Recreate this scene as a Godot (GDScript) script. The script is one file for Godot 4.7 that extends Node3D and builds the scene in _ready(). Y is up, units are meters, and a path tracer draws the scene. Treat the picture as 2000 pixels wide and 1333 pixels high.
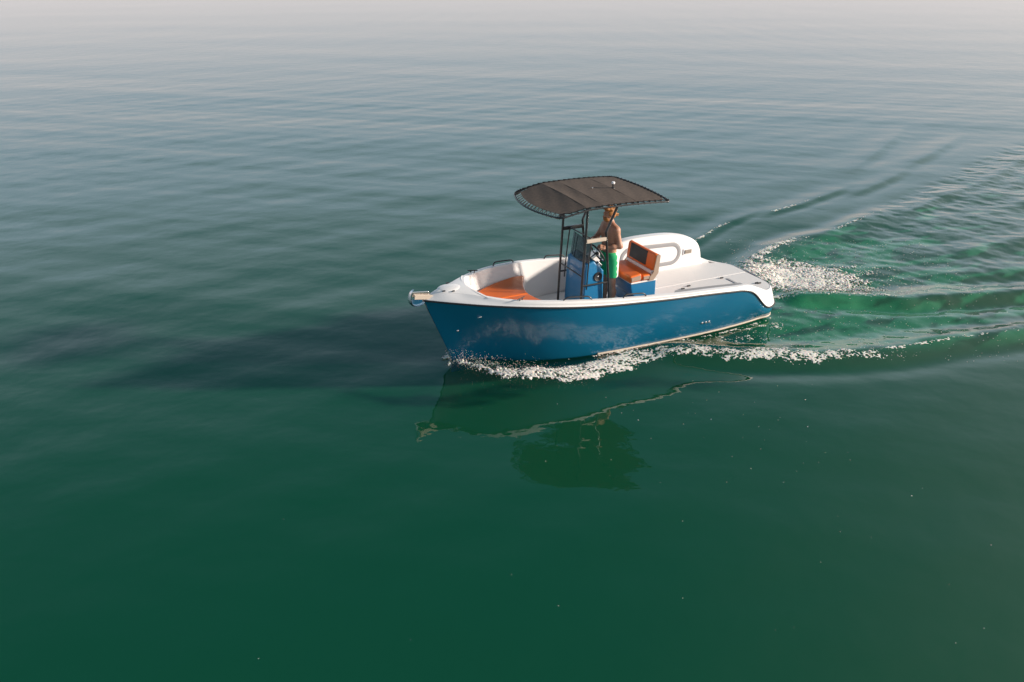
extends Node3D
# A small blue and white motor boat under way on calm green water, seen from a drone.

const BOW := Vector3(-1.423, 0.0, -12.905)
const HEADING := 25.094      # degrees; boat-local +X runs aft, +Z to the side turned to the camera
const SOLE := 0.45
const DECK := 0.55
var M := {}
var boat: Node3D
var rng := RandomNumberGenerator.new()

# ------------------------------------------------------------------ mesh helpers
class MB:
	var v := PackedVector3Array()
	var t := PackedInt32Array()
	func p(a: Vector3) -> int:
		v.append(a)
		return v.size() - 1
	func tri(a: int, b: int, c: int) -> void:
		t.append(a); t.append(b); t.append(c)
	func quad(a: int, b: int, c: int, d: int) -> void:
		tri(a, b, c); tri(a, c, d)
	func grid(rows: Array, close_u := false, close_v := false, flip := false) -> void:
		var n: int = rows.size()
		var m: int = rows[0].size()
		var base := v.size()
		for r in rows:
			for q in r:
				v.append(q)
		for i in (n if close_u else n - 1):
			for j in (m if close_v else m - 1):
				var a := base + i * m + j
				var b := base + i * m + (j + 1) % m
				var c := base + ((i + 1) % n) * m + (j + 1) % m
				var d := base + ((i + 1) % n) * m + j
				if flip: quad(a, d, c, b)
				else: quad(a, b, c, d)
	func tube(path: Array, r, sides := 8, closed := false) -> void:
		var n := path.size()
		var rows := []
		var up := Vector3(0.13, 1, 0.07).normalized()
		for i in n:
			var a: Vector3 = path[(i - 1 + n) % n] if (i > 0 or closed) else path[i]
			var b: Vector3 = path[(i + 1) % n] if (i < n - 1 or closed) else path[i]
			var d := (b - a).normalized()
			var x := up.cross(d)
			if x.length() < 0.05: x = Vector3(1, 0, 0.1).cross(d)
			x = x.normalized()
			up = d.cross(x).normalized()
			var rad: float = r[i] if r is Array else r
			var ring := []
			for k in sides:
				var g := TAU * k / sides
				ring.append(path[i] + (x * cos(g) + up * sin(g)) * rad)
			rows.append(ring)
		grid(rows, closed, true)
		if not closed:
			for e in [0, n - 1]:
				var c := p(path[e])
				var o := v.size()
				for q in rows[e]: v.append(q)
				for k in sides:
					if e == 0: tri(c, o + (k + 1) % sides, o + k)
					else: tri(c, o + k, o + (k + 1) % sides)
	func rbox(c: Vector3, size: Vector3, r: float, basis := Basis()) -> void:
		var h := size * 0.5
		r = minf(r, minf(h.x, minf(h.y, h.z)) * 0.98)
		var ax := [Vector3.RIGHT, Vector3.UP, Vector3.BACK]
		for axis in 3:
			for sg in [-1.0, 1.0]:
				var u: Vector3 = ax[(axis + 1) % 3]
				var w: Vector3 = ax[(axis + 2) % 3]
				var rows := []
				for i in 6:
					var row := []
					for j in 6:
						var hu := absf(u.dot(h)); var hw := absf(w.dot(h))
						var cu: float = [-hu, -hu + r * 0.4, -hu + r, hu - r, hu - r * 0.4, hu][i]
						var cw: float = [-hw, -hw + r * 0.4, -hw + r, hw - r, hw - r * 0.4, hw][j]
						var q: Vector3 = u * cu + w * cw + ax[axis] * (sg * absf(ax[axis].dot(h)))
						var inner := Vector3(clampf(q.x, -h.x + r, h.x - r), clampf(q.y, -h.y + r, h.y - r), clampf(q.z, -h.z + r, h.z - r))
						q = inner + (q - inner).normalized() * r
						row.append(c + basis * q)
					rows.append(row)
				grid(rows, false, false, sg < 0.0)
	func prism(poly: PackedVector2Array, z0: float, z1: float, bev: float, steps := 3, basis := Basis(), at := Vector3.ZERO) -> void:
		# poly in x/y, extruded along z with rounded rims
		if not Geometry2D.is_polygon_clockwise(poly):
			pass
		else:
			poly = poly.duplicate(); poly.reverse()
		var n := poly.size()
		var nr := PackedVector2Array()
		for i in n:
			var e0 := (poly[i] - poly[(i - 1 + n) % n]).normalized()
			var e1 := (poly[(i + 1) % n] - poly[i]).normalized()
			var m := Vector2(e0.y + e1.y, -(e0.x + e1.x))
			var l := m.length()
			m = m / maxf(l, 0.001)
			var cs := maxf(0.35, m.dot(Vector2(e0.y, -e0.x)))
			nr.append(m / cs)
		var rows := []
		for k in steps + 1:
			var g := PI * 0.5 * k / steps
			rows.append([bev * (1.0 - sin(g)), z0 + bev * (1.0 - cos(g))])
		for k in steps + 1:
			var g := PI * 0.5 * (1.0 - float(k) / steps)
			rows.append([bev * (1.0 - sin(g)), z1 - bev * (1.0 - cos(g))])
		var pts := []
		for r in rows:
			var ring := []
			for i in n:
				var q: Vector2 = poly[i] - nr[i] * r[0]
				ring.append(at + basis * Vector3(q.x, q.y, r[1]))
			pts.append(ring)
		grid(pts, false, true, true)
		for e in [0, pts.size() - 1]:
			var flat := PackedVector2Array()
			for i in n: flat.append(poly[i] - nr[i] * rows[e][0])
			var ids := Geometry2D.triangulate_polygon(poly)
			var o := v.size()
			for q in pts[e]: v.append(q)
			for k in range(0, ids.size(), 3):
				var a := flat[ids[k]]; var b := flat[ids[k + 1]]; var c := flat[ids[k + 2]]
				var ccw := (b - a).cross(c - a) > 0.0
				if ccw == (e != 0): tri(o + ids[k], o + ids[k + 1], o + ids[k + 2])
				else: tri(o + ids[k], o + ids[k + 2], o + ids[k + 1])
	func ellipsoid(c: Vector3, r: Vector3, basis := Basis(), nu := 12, nv := 8) -> void:
		var rows := []
		for i in nv + 1:
			var a := PI * i / nv
			var ring := []
			for j in nu:
				var g := TAU * j / nu
				ring.append(c + basis * Vector3(r.x * sin(a) * cos(g), r.y * cos(a), r.z * sin(a) * sin(g)))
			rows.append(ring)
		grid(rows, false, true)
	func lathe(prof: Array, at: Vector3, basis := Basis(), nu := 20) -> void:
		# prof: [radius, height] from bottom to top, axis Y
		var rows := []
		for q in prof:
			var ring := []
			for j in nu:
				var g := TAU * j / nu
				ring.append(at + basis * Vector3(q[0] * cos(g), q[1], q[0] * sin(g)))
			rows.append(ring)
		grid(rows, false, true, true)
	func done(angle := 38.0) -> ArrayMesh:
		var nf := t.size() / 3
		var fn := PackedVector3Array(); fn.resize(nf)
		var at := {}
		for f in nf:
			var a := v[t[f * 3]]; var b := v[t[f * 3 + 1]]; var c := v[t[f * 3 + 2]]
			fn[f] = (b - a).cross(c - a)
			for k in 3:
				var key := Vector3i((v[t[f * 3 + k]] * 4000.0).round())
				if not at.has(key): at[key] = []
				at[key].append(f)
		var ov := PackedVector3Array(); var on := PackedVector3Array()
		var lim := cos(deg_to_rad(angle))
		for f in nf:
			if fn[f].length_squared() < 1e-16: continue
			var me := fn[f].normalized()
			for k in [0, 2, 1]:
				var q := v[t[f * 3 + k]]
				var s := Vector3.ZERO
				for g in at[Vector3i((q * 4000.0).round())]:
					var gn := fn[g]
					if gn.length_squared() > 1e-16 and gn.normalized().dot(me) > lim: s += gn
				ov.append(q); on.append(s.normalized() if s.length() > 0 else me)
		var arr := []; arr.resize(Mesh.ARRAY_MAX)
		arr[Mesh.ARRAY_VERTEX] = ov; arr[Mesh.ARRAY_NORMAL] = on
		var am := ArrayMesh.new()
		am.add_surface_from_arrays(Mesh.PRIMITIVE_TRIANGLES, arr)
		return am

func part(called: String, mb, mat: Material, parent: Node, angle := 38.0) -> MeshInstance3D:
	var o := MeshInstance3D.new()
	o.name = called
	o.mesh = mb.done(angle) if mb is MB else mb
	o.material_override = mat
	parent.add_child(o, true)
	return o

func tag(o: Node, label := "", category := "", group := "", kind := "") -> void:
	if label: o.set_meta("label", label)
	if category: o.set_meta("category", category)
	if group: o.set_meta("group", group)
	if kind: o.set_meta("kind", kind)

func lin(r: float, g: float, b: float, a := 1.0) -> Color:
	var c := Color(r, g, b).linear_to_srgb()
	c.a = a
	return c

func mat(r: float, g: float, b: float, rough := 0.5, metal := 0.0, coat := 0.0) -> StandardMaterial3D:
	var m := StandardMaterial3D.new()
	m.albedo_color = lin(r, g, b); m.roughness = rough; m.metallic = metal
	if coat > 0.0:
		m.clearcoat_enabled = true; m.clearcoat = coat; m.clearcoat_roughness = 0.08
	return m

func noise_tex(seed_: int, freq: float, lo: float, hi: float, octaves := 4, size := 512) -> NoiseTexture2D:
	var n := FastNoiseLite.new(); n.seed = seed_; n.frequency = freq; n.fractal_octaves = octaves
	var t := NoiseTexture2D.new(); t.noise = n; t.width = size; t.height = size; t.seamless = true
	var g := Gradient.new(); g.set_color(0, Color(lo, lo, lo)); g.set_color(1, Color(hi, hi, hi))
	t.color_ramp = g
	return t

func spline(xs: Array, ys: Array, x: float) -> float:
	# monotone-ish Catmull-Rom through (xs, ys)
	var n := xs.size()
	if x <= xs[0]: return ys[0]
	if x >= xs[n - 1]: return ys[n - 1]
	var i := 0
	while x > xs[i + 1]: i += 1
	var h: float = xs[i + 1] - xs[i]
	var t: float = (x - xs[i]) / h
	var d: float = (ys[i + 1] - ys[i]) / h
	var d0: float = d if i == 0 else 0.5 * (d + (ys[i] - ys[i - 1]) / (xs[i] - xs[i - 1]))
	var d1: float = d if i == n - 2 else 0.5 * (d + (ys[i + 2] - ys[i + 1]) / (xs[i + 2] - xs[i + 1]))
	var t2: float = t * t; var t3: float = t2 * t
	return (2 * t3 - 3 * t2 + 1) * ys[i] + (t3 - 2 * t2 + t) * h * d0 + (-2 * t3 + 3 * t2) * ys[i + 1] + (t3 - t2) * h * d1

func smooth_path(pts: Array, per := 6, closed := false) -> Array:
	var out := []
	var n := pts.size()
	for i in (n if closed else n - 1):
		var p0 = pts[(i - 1 + n) % n] if (i > 0 or closed) else pts[0]
		var p1 = pts[i]
		var p2 = pts[(i + 1) % n]
		var p3 = pts[(i + 2) % n] if (i < n - 2 or closed) else pts[n - 1]
		for k in per:
			out.append(p1.cubic_interpolate(p2, p0, p3, float(k) / per))
	if not closed: out.append(pts[n - 1])
	return out

# ------------------------------------------------------------------ boat lines (boat-local metres)
const BS := [0.0, 0.14, 0.27, 0.54, 0.81, 1.35, 2.02, 2.7, 3.38, 4.72, 5.5, 5.8, 6.05, 6.25, 6.4, 6.52, 6.6, 6.66]
const BB := [0.03, 0.142, 0.242, 0.432, 0.601, 0.866, 1.058, 1.134, 1.142, 1.137, 1.147, 1.135, 1.105, 1.05, 0.975, 0.87, 0.74, 0.50]
const HS := [0.0, 0.54, 1.35, 2.02, 2.7, 3.38, 4.05, 4.72, 5.3, 5.55, 5.72, 5.86, 5.98, 6.1, 6.22, 6.4, 6.66]
const HH := [1.155, 1.146, 1.113, 1.062, 1.0, 0.941, 0.89, 0.849, 0.812, 0.79, 0.735, 0.63, 0.50, 0.39, 0.325, 0.30, 0.30]
const CS := [0.44, 1.06, 1.57, 1.97, 2.5, 3.07, 3.87, 4.6, 5.38, 6.1, 6.45, 6.6]
const CB := [0.012, 0.27, 0.58, 0.745, 0.865, 0.915, 0.95, 0.98, 0.985, 0.94, 0.86, 0.55]
func half_beam(s: float) -> float: return spline(BS, BB, s)
func rub_y(s: float) -> float: return spline(HS, HH, s)
func top_y(s: float) -> float:   # top of the gunwale
	return spline([0.0, 0.12, 0.3, 0.55, 0.75, 0.95, 1.15, 1.5, 2.2, 3.2, 4.2, 5.3, 5.7, 6.0, 6.25, 6.45, 6.66], [1.17, 1.22, 1.265, 1.265, 1.255, 1.235, 1.215, 1.195, 1.145, 1.045, 0.955, 0.885, 0.845, 0.72, 0.60, 0.555, 0.55], s)
func inset(s: float) -> float:   # how far the top edge lies inside the rub rail
	return spline([0.0, 0.15, 0.3, 0.55, 0.75, 0.95, 1.2, 2.0, 5.3, 5.8, 6.1, 6.4, 6.66], [0.01, 0.09, 0.14, 0.18, 0.15, 0.09, 0.045, 0.022, 0.022, 0.05, 0.09, 0.13, 0.12], s)
func inner_half(s: float) -> float:   # half width of the open well
	var w := half_beam(s) - inset(s) - spline([0.7, 1.2, 2.0, 5.4, 6.66], [0.12, 0.10, 0.10, 0.10, 0.05], s)
	if s < 1.25: w = minf(w, sqrt(maxf(0.0, (s - 0.74) / 0.5)))
	return maxf(w, 0.0)
func chine_y(s: float) -> float: return spline([0.44, 1.5, 4.6, 6.6], [0.07, 0.045, 0.05, 0.11], s)
func hull_pt(u: float, t: float, side: float) -> Vector3:
	var st := u * 6.66
	var sc := 0.44 + u * (6.6 - 0.44)
	var a := Vector3(st, rub_y(st), half_beam(st))
	var b := Vector3(sc, chine_y(sc), spline(CS, CB, sc))
	var q := a.lerp(b, t)
	q.z += 0.05 * sin(PI * t) * smoothstep(0.12, 0.5, u) * (1.0 - smoothstep(0.9, 1.0, u)) - 0.03 * sin(PI * t) * (1.0 - smoothstep(0.0, 0.25, u)) * smoothstep(0.0, 0.05, u)
	q.z *= side
	return q

func make_materials() -> void:
	M.white = mat(0.78, 0.76, 0.75, 0.32, 0.0, 0.35)
	M.deck = mat(0.72, 0.70, 0.69, 0.62)
	M.deck.roughness_texture = noise_tex(5, 0.05, 0.75, 1.0)
	M.deck.uv1_triplanar = true; M.deck.uv1_scale = Vector3(3, 3, 3)
	M.grey = mat(0.42, 0.41, 0.42, 0.6)
	M.band = mat(0.27, 0.27, 0.28, 0.6)
	M.blue = mat(0.003, 0.112, 0.212, 0.25, 0.0, 0.8)
	M.console = mat(0.012, 0.16, 0.34, 0.35, 0.0, 0.5)
	M.rub = mat(0.012, 0.013, 0.016, 0.5)
	M.tan = mat(0.50, 0.42, 0.34, 0.55)
	M.beige = mat(0.33, 0.24, 0.18, 0.6)
	M.orange = mat(0.70, 0.135, 0.012, 0.5)
	M.orange.roughness_texture = noise_tex(9, 0.08, 0.7, 1.0)
	M.orange.uv1_triplanar = true; M.orange.uv1_scale = Vector3(4, 4, 4)
	M.black = mat(0.014, 0.015, 0.018, 0.55)
	M.frame = mat(0.02, 0.021, 0.022, 0.32, 0.0, 0.3)
	M.canvas = mat(0.105, 0.074, 0.056, 0.85)
	M.canvas.albedo_texture = noise_tex(21, 0.02, 0.78, 1.0)
	M.canvas.uv1_triplanar = true; M.canvas.uv1_scale = Vector3(1.3, 1.3, 1.3)
	M.rope = mat(0.012, 0.012, 0.013, 0.8)
	M.chrome = mat(0.72, 0.72, 0.72, 0.18, 1.0)
	M.glass = StandardMaterial3D.new()
	M.glass.albedo_color = lin(0.02, 0.035, 0.045, 0.86); M.glass.roughness = 0.05
	M.glass.transparency = BaseMaterial3D.TRANSPARENCY_ALPHA
	M.skin = mat(0.53, 0.275, 0.18, 0.5)
	M.skin.subsurf_scatter_enabled = true; M.skin.subsurf_scatter_strength = 0.15
	M.skin.albedo_texture = noise_tex(41, 0.03, 0.78, 1.0); M.skin.uv1_triplanar = true; M.skin.uv1_scale = Vector3(3, 3, 3)
	M.hair = mat(0.33, 0.13, 0.03, 0.6)
	M.eye = mat(0.03, 0.02, 0.015, 0.3)
	M.shorts = StandardMaterial3D.new(); M.shorts.vertex_color_use_as_albedo = true; M.shorts.roughness = 0.8
	M.foam = mat(0.82, 0.78, 0.72, 0.75)
	M.foam.albedo_color.a = 0.88; M.foam.transparency = BaseMaterial3D.TRANSPARENCY_ALPHA
	M.foam.subsurf_scatter_enabled = true; M.foam.subsurf_scatter_strength = 0.25

# ------------------------------------------------------------------ water
const FX0 := -3.0
const FX1 := 18.0
const FZ0 := -36.0
const FZ1 := -8.5
const STEP := 0.06
var fine := PackedFloat32Array()
var fine_air_glow := PackedFloat32Array()
var nfx := 0
var nfz := 0
var swell := []
var chop_noise := FastNoiseLite.new()
var chop_noise2 := FastNoiseLite.new()

func seg_dist(p: Vector2, a: Vector2, b: Vector2) -> Vector2:   # (distance signed to the left, t)
	var d := b - a
	var t := clampf((p - a).dot(d) / d.length_squared(), 0.0, 1.0)
	var q := a + d * t
	var sg := signf(d.cross(p - a))
	return Vector2((p - q).length() * (sg if sg != 0.0 else 1.0), t)

func along(pts: Array, p: Vector2) -> Vector2:   # signed distance to a polyline, share of its length
	var best := Vector2(1e9, 0)
	var total := 0.0
	for i in pts.size() - 1: total += pts[i].distance_to(pts[i + 1])
	var run := 0.0
	for i in pts.size() - 1:
		var l: float = pts[i].distance_to(pts[i + 1])
		var r := seg_dist(p, pts[i], pts[i + 1])
		if absf(r.x) < absf(best.x): best = Vector2(r.x, (run + r.y * l) / total)
		run += l
	return best

func v2(a: Array) -> Array:
	var o := []
	for q in a: o.append(Vector2(q[0], q[1]))
	return o

# crests: [points, height, width on the left of its run, width on the right, taper at start, taper at end]
func crests() -> Array:
	return [
		# bow wave along the side turned to the camera, trailing off aft
		[v2([[-1.05, -12.98], [-0.6, -12.78], [-0.1, -12.58], [0.5, -12.56], [1.1, -12.62], [1.7, -12.85], [2.4, -13.2]]), 0.055, 0.26, 0.22, 0.08, 0.25],
		[v2([[2.2, -13.25], [3.0, -13.32], [3.8, -13.2], [4.6, -13.18], [5.5, -13.2], [6.2, -13.3], [7.0, -13.55], [7.9, -13.85], [9.1, -14.12], [11.0, -14.3], [14.0, -14.8]]), 0.12, 0.42, 0.30, 0.06, 0.3],
		# hump thrown up behind the transom
		[v2([[5.2, -15.75], [5.8, -15.72], [6.8, -15.68], [7.6, -15.55], [8.6, -15.75], [10.3, -16.0], [13.5, -16.5]]), 0.15, 0.5, 0.22, 0.06, 0.4],
		# far edge of the churned water
		[v2([[4.75, -16.9], [5.2, -17.9], [5.9, -18.8], [6.8, -19.5], [7.7, -19.95], [8.83, -20.99], [9.97, -22.2]]), 0.075, 0.30, 0.5, 0.05, 0.25],
		# diverging train beyond the boat
		[v2([[3.9, -18.7], [4.4, -19.45], [5.0, -20.3], [5.8, -21.2], [6.5, -22.0]]), 0.032, 0.30, 0.13, 0.2, 0.35],
		[v2([[6.1, -21.1], [6.7, -21.6], [7.54, -22.26], [8.85, -23.5], [9.8, -24.6]]), 0.038, 0.34, 0.14, 0.25, 0.35],
		[v2([[8.9, -22.9], [9.65, -23.62], [11.0, -25.0], [12.2, -26.5]]), 0.036, 0.36, 0.16, 0.3, 0.4],
		[v2([[11.4, -25.7], [13.05, -27.59], [14.6, -29.4], [16.5, -32.0]]), 0.04, 0.45, 0.2, 0.3, 0.4],
		[v2([[9.6, -25.2], [11.2, -27.4], [13.2, -30.4], [15.0, -33.5]]), 0.035, 0.45, 0.2, 0.3, 0.4],
		[v2([[9.6, -21.3], [10.5, -21.9], [11.7, -23.1], [13.2, -24.5]]), 0.055, 0.36, 0.2, 0.25, 0.4],
		[v2([[12.4, -23.4], [13.6, -24.6], [15.2, -26.4], [17.4, -28.8]]), 0.055, 0.4, 0.22, 0.3, 0.4],
		[v2([[12.0, -21.4], [13.4, -22.2], [15.0, -23.4], [17.2, -25.2]]), 0.05, 0.4, 0.25, 0.3, 0.4],
		[v2([[9.0, -18.3], [10.2, -18.6], [11.4, -19.2], [13.5, -20.3]]), 0.045, 0.36, 0.26, 0.3, 0.4],
		[v2([[8.0, -17.2], [9.4, -17.1], [11.2, -17.4], [14.0, -18.0]]), 0.045, 0.36, 0.24, 0.3, 0.4],
		[v2([[6.6, -14.55], [8.0, -14.8], [9.6, -15.0], [12.0, -15.3]]), 0.035, 0.3, 0.25, 0.3, 0.4],
	]

func axis(lo: float, a: float, b: float, hi: float, step: float, grow: float) -> PackedFloat32Array:
	var left := []
	var x := a; var d := step
	while x > lo:
		d *= grow; x -= d
		left.append(x)
	left.reverse()
	var out := PackedFloat32Array(left)
	var n := int(round((b - a) / step))
	for i in n + 1: out.append(a + (b - a) * i / n)
	x = b; d = step
	while x < hi:
		d *= grow; x += d
		out.append(x)
	return out

func churn(x: float, z: float) -> float:   # 0..1: how broken up the water is (the V behind the boat)
	var zn := -13.3 - 0.16 * maxf(0.0, x - 5.5)
	var zf := -17.2 - 1.02 * (x - 4.9)
	var a := smoothstep(-0.35, 0.25, zn - z)
	var b := smoothstep(-0.5, 0.4, z - zf)
	return a * b * smoothstep(3.9, 5.2, x)

func base_height(x: float, z: float) -> float:
	var h := 0.0
	for w in swell:
		h += w[2] * sin(x * w[0] + z * w[1] + w[3])
	return h

func water_at(x: float, z: float) -> float:
	var u := (x - FX0) / STEP; var w := (z - FZ0) / STEP
	if u < 0 or w < 0 or u >= nfx - 1 or w >= nfz - 1: return base_height(x, z)
	var i := int(u); var j := int(w)
	var fu := u - i; var fw := w - j
	var o := j * nfx + i
	return lerpf(lerpf(fine[o], fine[o + 1], fu), lerpf(fine[o + nfx], fine[o + nfx + 1], fu), fw)

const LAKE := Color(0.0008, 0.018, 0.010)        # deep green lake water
const CHURNED_GLOW := Color(0.03, 0.27, 0.12)          # paler green: bubbles mixed with painted crest glow and sky reflection
func make_water() -> void:
	rng.seed = 11
	for k in 9:
		var wl: float = [0.9, 1.2, 1.6, 2.1, 2.7, 3.6, 5.0, 7.5, 11.0][k]
		var dir := deg_to_rad(78.0 + rng.randf_range(-42, 42))
		var kk := TAU / wl
		swell.append([kk * cos(dir), kk * sin(dir), [0.0012, 0.0017, 0.0021, 0.0024, 0.0028, 0.0034, 0.0042, 0.0055, 0.007][k], rng.randf() * TAU])
	chop_noise.seed = 4; chop_noise.frequency = 1.0; chop_noise.fractal_octaves = 3; chop_noise.noise_type = FastNoiseLite.TYPE_SIMPLEX_SMOOTH
	chop_noise2.seed = 8; chop_noise2.frequency = 0.55; chop_noise2.fractal_octaves = 2; chop_noise2.noise_type = FastNoiseLite.TYPE_SIMPLEX_SMOOTH
	var xs := axis(-900.0, FX0, FX1, 900.0, STEP, 1.065)
	var zs := axis(-2500.0, FZ0, FZ1, 40.0, STEP, 1.065)
	var nx := xs.size(); var nz := zs.size()
	nfx = int(round((FX1 - FX0) / STEP)) + 1
	nfz = int(round((FZ1 - FZ0) / STEP)) + 1
	fine.resize(nfx * nfz); fine_air_glow.resize(nfx * nfz)
	for j in nfz:
		var z := FZ0 + STEP * j
		for i in nfx:
			var x := FX0 + STEP * i
			var h := base_height(x, z)
			var c := churn(x, z)
			if c > 0.01:
				h += c * (0.014 * chop_noise.get_noise_2d(x * 1.9, z * 2.3) + 0.022 * chop_noise2.get_noise_2d(x, z * 1.2))
			fine[j * nfx + i] = h
	for cr in crests():
		var lo := Vector2(1e9, 1e9); var hi := -lo
		for q in cr[0]:
			lo = lo.min(q); hi = hi.max(q)
		var reach: float = maxf(cr[2], cr[3]) * 4.0
		var i0 := clampi(int((lo.x - reach - FX0) / STEP), 0, nfx - 1); var i1 := clampi(int((hi.x + reach - FX0) / STEP), 0, nfx - 1)
		var j0 := clampi(int((lo.y - reach - FZ0) / STEP), 0, nfz - 1); var j1 := clampi(int((hi.y + reach - FZ0) / STEP), 0, nfz - 1)
		for j in range(j0, j1 + 1):
			for i in range(i0, i1 + 1):
				var p := Vector2(FX0 + STEP * i, FZ0 + STEP * j)
				var r := along(cr[0], p)
				if absf(r.x) > reach: continue
				var w: float = cr[2] if r.x < 0.0 else cr[3]
				var a: float = smoothstep(0.0, cr[4], r.y) * (1.0 - smoothstep(1.0 - cr[5], 1.0, r.y))
				var e := r.x / w
				fine[j * nfx + i] += 0.8 * cr[1] * a * (exp(-e * e) - 0.28 * exp(-pow((absf(e) - 1.9), 2.0) * 1.2))
	# sink the surface to the calm level at the rim of the fine patch
	for j in nfz:
		for i in nfx:
			var m := mini(mini(i, nfx - 1 - i), mini(j, nfz - 1 - j)) * STEP
			if m < 1.2:
				var x := FX0 + STEP * i; var z := FZ0 + STEP * j
				fine[j * nfx + i] = lerpf(base_height(x, z), fine[j * nfx + i], smoothstep(0.0, 1.2, m))
	var vv := PackedVector3Array(); vv.resize(nx * nz)
	var nn := PackedVector3Array(); nn.resize(nx * nz)
	var uv := PackedVector2Array(); uv.resize(nx * nz)
	var vc := PackedColorArray(); vc.resize(nx * nz)
	var hump := v2([[5.2, -15.5], [5.8, -15.5], [6.8, -15.45], [7.6, -15.4], [8.6, -15.6], [10.3, -15.85]])
	for j in nz:
		var z := zs[j]
		for i in nx:
			var x := xs[i]
			var h := 0.0
			var far := maxf(maxf(FX0 - x, x - FX1), maxf(FZ0 - z, z - FZ1))
			if far < 90.0: h = water_at(x, z) * (1.0 - smoothstep(30.0, 90.0, far))
			vv[j * nx + i] = Vector3(x, h, z)
			uv[j * nx + i] = Vector2(x, z) / 26.0
			# torn paler patches: bubbles, and painted glow of sun through the hump crest
			var air_glow := 0.0
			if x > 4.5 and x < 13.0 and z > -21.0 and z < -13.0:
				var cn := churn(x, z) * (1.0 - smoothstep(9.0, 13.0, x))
				if cn > 0.01: air_glow = 0.7 * cn * (1.0 - smoothstep(6.5, 9.5, x)) * smoothstep(0.0, 0.5, chop_noise2.get_noise_2d(x * 1.6 + 31.0, z * 2.8))
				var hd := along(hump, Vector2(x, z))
				air_glow = maxf(air_glow, (1.0 - smoothstep(0.1, 0.42, absf(hd.x))) * smoothstep(0.0, 0.08, hd.y) * (1.0 - smoothstep(0.22, 0.62, hd.y)) * smoothstep(-0.55, 0.15, chop_noise2.get_noise_2d(x * 1.3 + 5.0, z * 4.0)))
			# paler shreds along the track in the churned V: bubbles and painted sky reflection
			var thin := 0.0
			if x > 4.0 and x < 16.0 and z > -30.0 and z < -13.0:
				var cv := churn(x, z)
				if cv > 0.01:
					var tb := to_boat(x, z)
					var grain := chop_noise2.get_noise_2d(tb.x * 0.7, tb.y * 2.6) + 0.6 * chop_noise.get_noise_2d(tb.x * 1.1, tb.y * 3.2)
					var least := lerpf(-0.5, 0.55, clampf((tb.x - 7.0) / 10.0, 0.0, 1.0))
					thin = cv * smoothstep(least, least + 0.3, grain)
			vc[j * nx + i] = LAKE.lerp(CHURNED_GLOW, maxf(air_glow, 0.7 * thin))   # plain lake colour everywhere outside the wake
	for j in nz:
		var jm := maxi(j - 1, 0); var jp := mini(j + 1, nz - 1)
		for i in nx:
			var im := maxi(i - 1, 0); var ip := mini(i + 1, nx - 1)
			var dx := vv[j * nx + ip] - vv[j * nx + im]
			var dz := vv[jp * nx + i] - vv[jm * nx + i]
			nn[j * nx + i] = dz.cross(dx).normalized()
	var ids := PackedInt32Array(); ids.resize((nx - 1) * (nz - 1) * 6)
	var o := 0
	for j in nz - 1:
		for i in nx - 1:
			var a := j * nx + i
			ids[o] = a; ids[o + 1] = a + 1; ids[o + 2] = a + nx
			ids[o + 3] = a + 1; ids[o + 4] = a + nx + 1; ids[o + 5] = a + nx
			o += 6
	var arr := []; arr.resize(Mesh.ARRAY_MAX)
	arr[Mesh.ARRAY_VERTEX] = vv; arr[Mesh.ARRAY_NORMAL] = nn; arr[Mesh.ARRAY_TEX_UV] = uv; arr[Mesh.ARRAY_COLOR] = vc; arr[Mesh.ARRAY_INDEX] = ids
	var am := ArrayMesh.new(); am.add_surface_from_arrays(Mesh.PRIMITIVE_TRIANGLES, arr)
	var m := StandardMaterial3D.new()
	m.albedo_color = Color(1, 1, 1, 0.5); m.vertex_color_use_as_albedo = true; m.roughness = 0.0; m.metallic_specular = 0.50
	m.transparency = BaseMaterial3D.TRANSPARENCY_ALPHA
	var n := FastNoiseLite.new(); n.seed = 31; n.noise_type = FastNoiseLite.TYPE_SIMPLEX_SMOOTH; n.frequency = 0.011; n.fractal_octaves = 4; n.fractal_gain = 0.42
	var nt := NoiseTexture2D.new(); nt.noise = n; nt.width = 2048; nt.height = 2048; nt.seamless = true; nt.as_normal_map = true; nt.bump_strength = 6.0
	m.normal_enabled = true; m.normal_texture = nt; m.normal_scale = 0.088
	m.uv1_scale = Vector3(1.25, 1.6, 1.0)
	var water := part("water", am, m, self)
	tag(water, "calm deep green lake water with the wake of the boat", "", "", "structure")
	var bm := MB.new()  # green plane added under the surface to carry the water's body colour
	var rows := []
	for z in [-2600.0, -200.0, -60.0, -25.0, -10.0, 60.0]:
		var row := []
		for x in [-1000.0, -60.0, -10.0, 20.0, 80.0, 1000.0]: row.append(Vector3(x, -0.55, z))
		rows.append(row)
	bm.grid(rows, false, false, true)
	var body_plane := part("water_body_plane", bm, mat(0.0, 0.238, 0.098, 1.0), self)
	tag(body_plane, "added green plane that gives the lake water its body colour", "", "", "structure")

# ------------------------------------------------------------------ the boat
func make_boat() -> void:
	boat = Node3D.new(); boat.name = "motor_boat"; add_child(boat)
	boat.position = BOW; boat.rotation_degrees.y = HEADING
	tag(boat, "blue and white open motor boat with black canvas top speeding over green water", "boat")
	make_hull(); make_deck(); make_interior(); make_bulwark(); make_console(); make_seat(); make_top(); make_fittings()

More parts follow.
